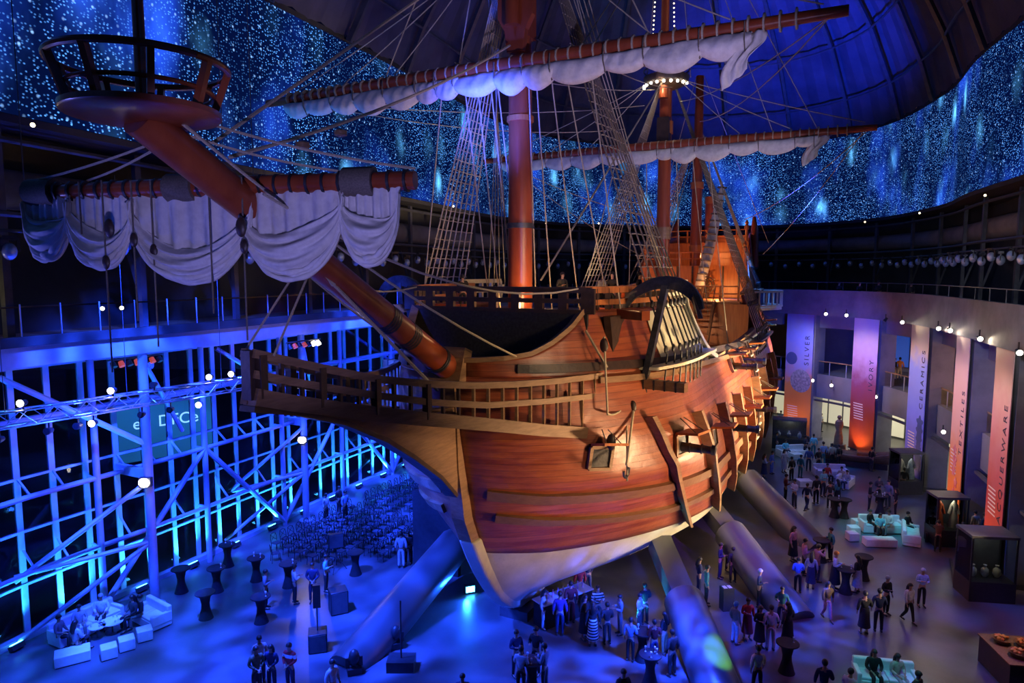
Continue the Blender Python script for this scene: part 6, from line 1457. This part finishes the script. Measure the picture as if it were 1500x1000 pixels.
sofa(fp(1160, 668), R(10), 'far pale sofa lit blue beside the navy jacket', 2.4); sofa(fp(1216, 698), R(-8), 'far white sofa in the middle of the crowd', 2.2); cube(fp(1178, 712), 0, 'pale blue lit cube seat left of the far white sofa', .9, .7); cube(fp(1166, 672), R(10), 'pale blue lit ottoman right of the far blue sofa', .8, .7); sofa(fp(1238, 712), R(50), 'far white sofa end with seated people', 1.6)
person(fp(1211, 706), 10, 'sit', 'red', 'black', 'person in red top seated on the far white sofa'); person(fp(1240, 716), -60, 'sit', 'lightgrey', 'navy', 'person in pale top seated at the right end of the far sofas'); person(fp(1232, 710), -30, 'sit', 'beige', 'navy', 'person in beige seated right of the far white sofa'); person(fp(1150, 668), 10, 'sit', 'cyan', 'navy', 'person in cyan seated on the far blue lit sofa')
# loudspeakers
def speaker(loc, rz_, lab, w_, d_, h_, pole=0, top=0):
    o = empty('loudspeaker', loc, rz_, lab, 'loudspeaker'); z = 0
    mb = MB(); mb.box((0, 0, h_/2+pole), (w_, d_, h_)); bevel(mb.build('cabinet', M['plastic'], o), .03)
    mb = MB(); mb.box((0, -d_/2-.01, h_/2+pole), (w_*.88, .02, h_*.88)); mb.build('grille', M['steeld'], o)
    if pole:
        mb = MB(); mb.tube([(0, 0, .3), (0, 0, pole)], .025, 8); mb.build('pole', M['plastic'], o)
        for k in range(3): a = k*2.094; mb = MB(); mb.tube([(0, 0, .75), (.5*math.cos(a), .5*math.sin(a), .02)], .02, 6); mb.build('leg', M['plastic'], o)
    if top: mb = MB(); mb.tube([(0, 0, h_), (0, 0, h_+top)], .022, 8); mb.build('pole', M['plastic'], o); mb = MB(); mb.box((0, 0, h_+top+.1), (.28, .2, .9)); mb.build('top_speaker', M['plastic'], o)
speaker(fp(496, 895), R(25), 'square black loudspeaker on the floor right of the reading people', .75, .7, 1.0)
speaker(fp(466, 950), R(15), 'black subwoofer with a pole carrying a slim top speaker', .7, .7, .75, 0, 1.3)
speaker(fp(493, 836), R(25), 'black monitor on a thin tripod behind the staff', .75, .3, .7, 1.2)
# dark lighting units beside the left leg
def mover(loc, lab):
    o = empty('floor_light', loc, R(20), lab, 'lamp'); mb = MB(); mb.box((0, 0, .12), (.5, .4, .24)); mb.build('base', M['plastic'], o)
    mb = MB(); mb.bar((-.24, 0, .24), (-.24, 0, .6), .06, .14); mb.build('yoke_arm', M['plastic'], o); mb = MB(); mb.bar((.24, 0, .24), (.24, 0, .6), .06, .14); mb.build('yoke_arm', M['plastic'], o); mb = MB(); mb.ball((0, 0, .6), .2, .2, .3, 12, 8); mb.build('head', M['plastic'], o)
mover(fp(580, 948), 'black moving head light on the floor right of the left steel leg'); mover(fp(519, 985), 'black moving head light at the foot of the left steel leg')
o = empty('light_stand', fp(588, 978), 0, 'black box with a thin upright pole beside the left steel leg', 'stand'); mb = MB(); mb.box((0, 0, .2), (1.0, .7, .4)); mb.build('base', M['plastic'], o); mb = MB(); mb.tube([(0, 0, .4), (0, 0, 2.6)], .03, 8); mb.build('pole', M['plastic'], o)
mb = MB(); mb.box((0, 0, 2.0), (2.4, .3, 4)); tag(mb.build('partition_screen', M['blackcloth'], loc=fp(640, 838), rz=R(-20)), 'tall black panel standing under the bow beside the steel leg', 'panel')
# bar under the keel
o = empty('bar_counter', fp(825, 905), R(35), 'dark bar with brightly lit bottles and flowers under the keel', 'counter'); mb = MB(); mb.box((0, 0, .52), (2.6, .7, 1.04)); mb.build('counter', M['blackcloth'], o); mb = MB(); mb.box((0, 0, 1.06), (2.7, .8, .05)); mb.build('counter_top', M['leather'], o)
bt0 = MB(); bt0.lathe([(.04, 0), (.04, .2), (.015, .26), (.015, .33)], n=10); BTM = bt0.mesh('bottle', mat('lit_bottle_glass', (.8, .4, .5), .2, col2=(.4, .4, .8), nscale=3))
for k in range(9):
    q = bpy.data.objects.new('bottle', BTM); COL.objects.link(q); q.location = o.location+Vector((math.cos(R(35)), math.sin(R(35)), 0))*(-1.1+.27*k)+V3(0, 0, 1.087); tag(q, 'bottle standing on the dark bar under the keel', 'bottle', 'bottles on the bar under the keel')
point('bar_light', o.location+V3(0, -.3, 2.2), 40, (1, .75, .8), .05)
# display cases
def vitrine(loc, rz_, w_, d_, h_, lab, things):
    o = empty('display_case', loc, rz_, lab, 'display case')
    mb = MB(); mb.box((0, 0, .45), (w_, d_, .9)); mb.build('plinth', M['plastic'], o)
    for sx_ in (-1, 1):
        for sy_ in (-1, 1): mb = MB(); mb.box((sx_*(w_/2-.04), sy_*(d_/2-.04), .9+h_/2), (.07, .07, h_)); mb.build('case_post', M['plastic'], o)
    mb = MB(); mb.box((0, 0, .9+h_+.06), (w_+.04, d_+.04, .12)); mb.build('case_roof', M['steeld'], o)
    for (c, s) in (((0, -d_/2+.03, .9+h_/2), (w_-.1, .01, h_)), ((-w_/2+.03, 0, .9+h_/2), (.01, d_-.1, h_))): mb = MB(); mb.box(c, s); mb.build('case_glass', M['glass'], o)
    mb = MB(); mb.box((0, d_/2-.04, .9+h_/2), (w_-.1, .03, h_)); mb.build('case_back', M['steeld'], o)
    c_, s_ = math.cos(rz_), math.sin(rz_)
    for nm, lx, m_, hh, l2 in things:
        q = empty('costume', Vector(loc)+V3(lx*c_, lx*s_, .9), rz_, l2, nm) if nm == 'costume' else empty('vase', Vector(loc)+V3(lx*c_, lx*s_, .9), rz_, l2, nm)
        if nm == 'costume':
            mb = MB(); mb.lathe([(.26, 0), (.2, hh*.45), (.1, hh*.6), (.17, hh*.85), (.05, hh*.97)], n=14, sy=.7); mb.build('robe', M[m_], q); mb = MB(); mb.ball((0, 0, hh+.03), .07); mb.build('head_form', M['plastic'], q)
            for s in (-1, 1): mb = MB(); mb.tube([(s*.13, 0, hh*.84), (s*.24, -.03, hh*.5)], [.06, .09], 8); mb.build('sleeve', M[m_], q)
        else: mb = MB(); mb.lathe([(.08, 0), (.17, .15), (.15, .35), (.06, .45), (.08, .55)], n=14); mb.build('vessel', M[m_], q)
    point('case_light', Vector(loc)+V3(0, -.1, .9+h_-.15), 14, (1, .85, .6), .05)
M['orobe'] = mat('orange_silk_robe', (.6, .12, .02), .5, col2=(.5, .08, .02), nscale=5); M['wrobe'] = mat('cream_silk_robe', (.65, .6, .5), .5, col2=(.55, .5, .4), nscale=5); M['porc'] = mat('pale_porcelain', (.6, .62, .65), .25, col2=(.3, .35, .5), nscale=6)
vitrine(fp(1384, 795), R(-5), 1.6, 1.2, 1.7, 'glass display case with an orange and a cream robe', [('costume', -.4, 'orobe', 1.5, 'orange robe inside the lit display case'), ('costume', .35, 'wrobe', 1.5, 'cream robe inside the lit display case')])
vitrine(fp(1440, 872), R(-8), 1.9, 1.4, 2.0, 'big dark glass display case nearest the camera on the right', [('vase', -.5, 'porc', 1, 'pale jar at the left of the near display case'), ('vase', 0, 'porc', 1, 'pale jar in the middle of the near display case'), ('vase', .5, 'wrobe', 1, 'cream jar at the right of the near display case')])
vitrine(fp(1325, 720), R(0), 1.6, 1.3, 1.8, 'dark glass display case below the blue banner', [('costume', -.35, 'wrobe', 1.4, 'pale robe at the left in the case below the blue banner'), ('costume', .35, 'porc', 1.4, 'grey robe at the right in the case below the blue banner')])
vitrine(fp(1155, 656), R(-22), 2.6, 1.2, 1.5, 'wide black display counter with small objects below the coin banner', [('vase', -.8, 'porc', 1, 'pale jar at the left of the wide black counter'), ('vase', 0, 'porc', 1, 'pale jar in the middle of the wide black counter'), ('vase', .8, 'porc', 1, 'pale jar at the right of the wide black counter')])
for px, py, rz_, lab in ((1395, 838, 60, 'low black sloping barrier left of the near display case'), (1356, 780, 60, 'low dark sloping barrier beside the robe display case')):
    mb = MB(); mb.extrude([(-1.6, 0), (1.6, 0), (1.6, .1), (-1.6, .5)], (0, 0, 0), (1, 0, 0), (0, 0, 1), (0, 1, 0), .12); tag(mb.build('barrier', M['plastic'], loc=fp(px, py)+V3(0, 0, .01), rz=R(rz_), smooth=0, fix=True), lab, 'barrier')
# small boat display with carved figures
bo_ = empty('boat_display', fp(1253, 682), R(-24), 'brown wooden boat on display with carvings at the foot of the lilac banner', 'boat')
mb = MB(); mb.grid(lambda a, b: ((-2.4+4.8*a), (b-.5)*1.6*math.sin(math.pi*(.08+.84*a))**.5, .35+.75*abs(2*b-1)**2*(.8+.4*abs(2*a-1)**2)), 20, 12); solid(mb.build('boat_hull', M['oak'], bo_), .08)
mb = MB(); mb.box((0, 0, .2), (4.2, .9, .4)); mb.build('cradle', M['plastic'], bo_)
mb = MB(); mb.box((.6, 0, 1.0), (1.1, .9, .35)); bevel(mb.build('cargo', M['foodred'], bo_), .08)
q = empty('statue', fp(1227, 668), R(30), 'dark carved figure statue on a plinth left of the boat', 'statue'); mb = MB(); mb.box((0, 0, .5), (.8, .8, 1.0)); mb.build('plinth', M['steeld'], q)
mb = MB(); mb.lathe([(.42, 1.0), (.38, 1.6), (.25, 2.1), (.4, 2.5), (.34, 2.85), (.1, 3.0)], n=14, sy=.7); mb.build('robe', M['oak'], q); mb = MB(); mb.ball((0, 0, 3.15), .17); mb.build('head', M['oak'], q)
# buffet in the lower right corner
bl = fp(1482, 985); o = empty('buffet_table', bl, R(-8), 'dark buffet counter piled with food in the lower right corner', 'table')
mb = MB(); mb.box((.3, -.3, .5), (2.2, 2.0, 1.0)); mb.build('counter', M['plastic'], o); mb = MB(); mb.box((.3, -.3, 1.02), (2.3, 2.1, .05)); mb.build('counter_top', M['wicker'], o)
RF = random.Random(5)
for k, (dx, dy, lab) in enumerate(((-.3, .2, 'wicker basket of pastries at the left of the buffet'), (.3, -.1, 'wicker basket of bread rolls in the middle of the buffet'), (.9, .1, 'wicker basket of pastries at the right of the buffet'), (-.35, -.7, 'wicker basket nearest the corner of the buffet'))):
    b = empty('basket', bl+V3(dx, dy, 1.05), 0, lab, 'basket'); mb = MB(); mb.lathe([(.2, 0), (.3, .15), (.32, .17), (.27, .14), (.1, .05)], n=18); mb.build('bowl', M['wicker'], b)
    for j in range(9):
        a = j*.7; r_ = .17 if j < 7 else .05; mb = MB(); mb.ball((0, 0, 0), .09, .06, .05, 8, 6)
        tag(mb.build('pastry', M['food'] if (j+k) % 3 else M['foodred'], loc=bl+V3(dx+r_*math.cos(a), dy+r_*math.sin(a), 1.05+.17+(.03 if j < 7 else .08)), rz=a), 'small golden or red pastry in the '+' '.join(lab.split()[2:]), 'pastry', 'pastries in buffet basket '+['one', 'two', 'three', 'four'][k])
point('buffet_light', bl+V3(0, 0, 3.2), 60, (1, .6, .3), .1)
# sign cards on the black lectern
o = empty('sign_stand', fp(1064, 892), R(10), 'black stand with two white cards between the steel legs', 'stand'); mb = MB(); mb.box((0, 0, .5), (.5, .4, 1.0)); mb.build('body', M['plastic'], o)
for s in (-1, 1): mb = MB(); mb.box((s*.11, 0, 1.01), (.16, .25, .01), 0); mb.build('card', M['leather'], o)
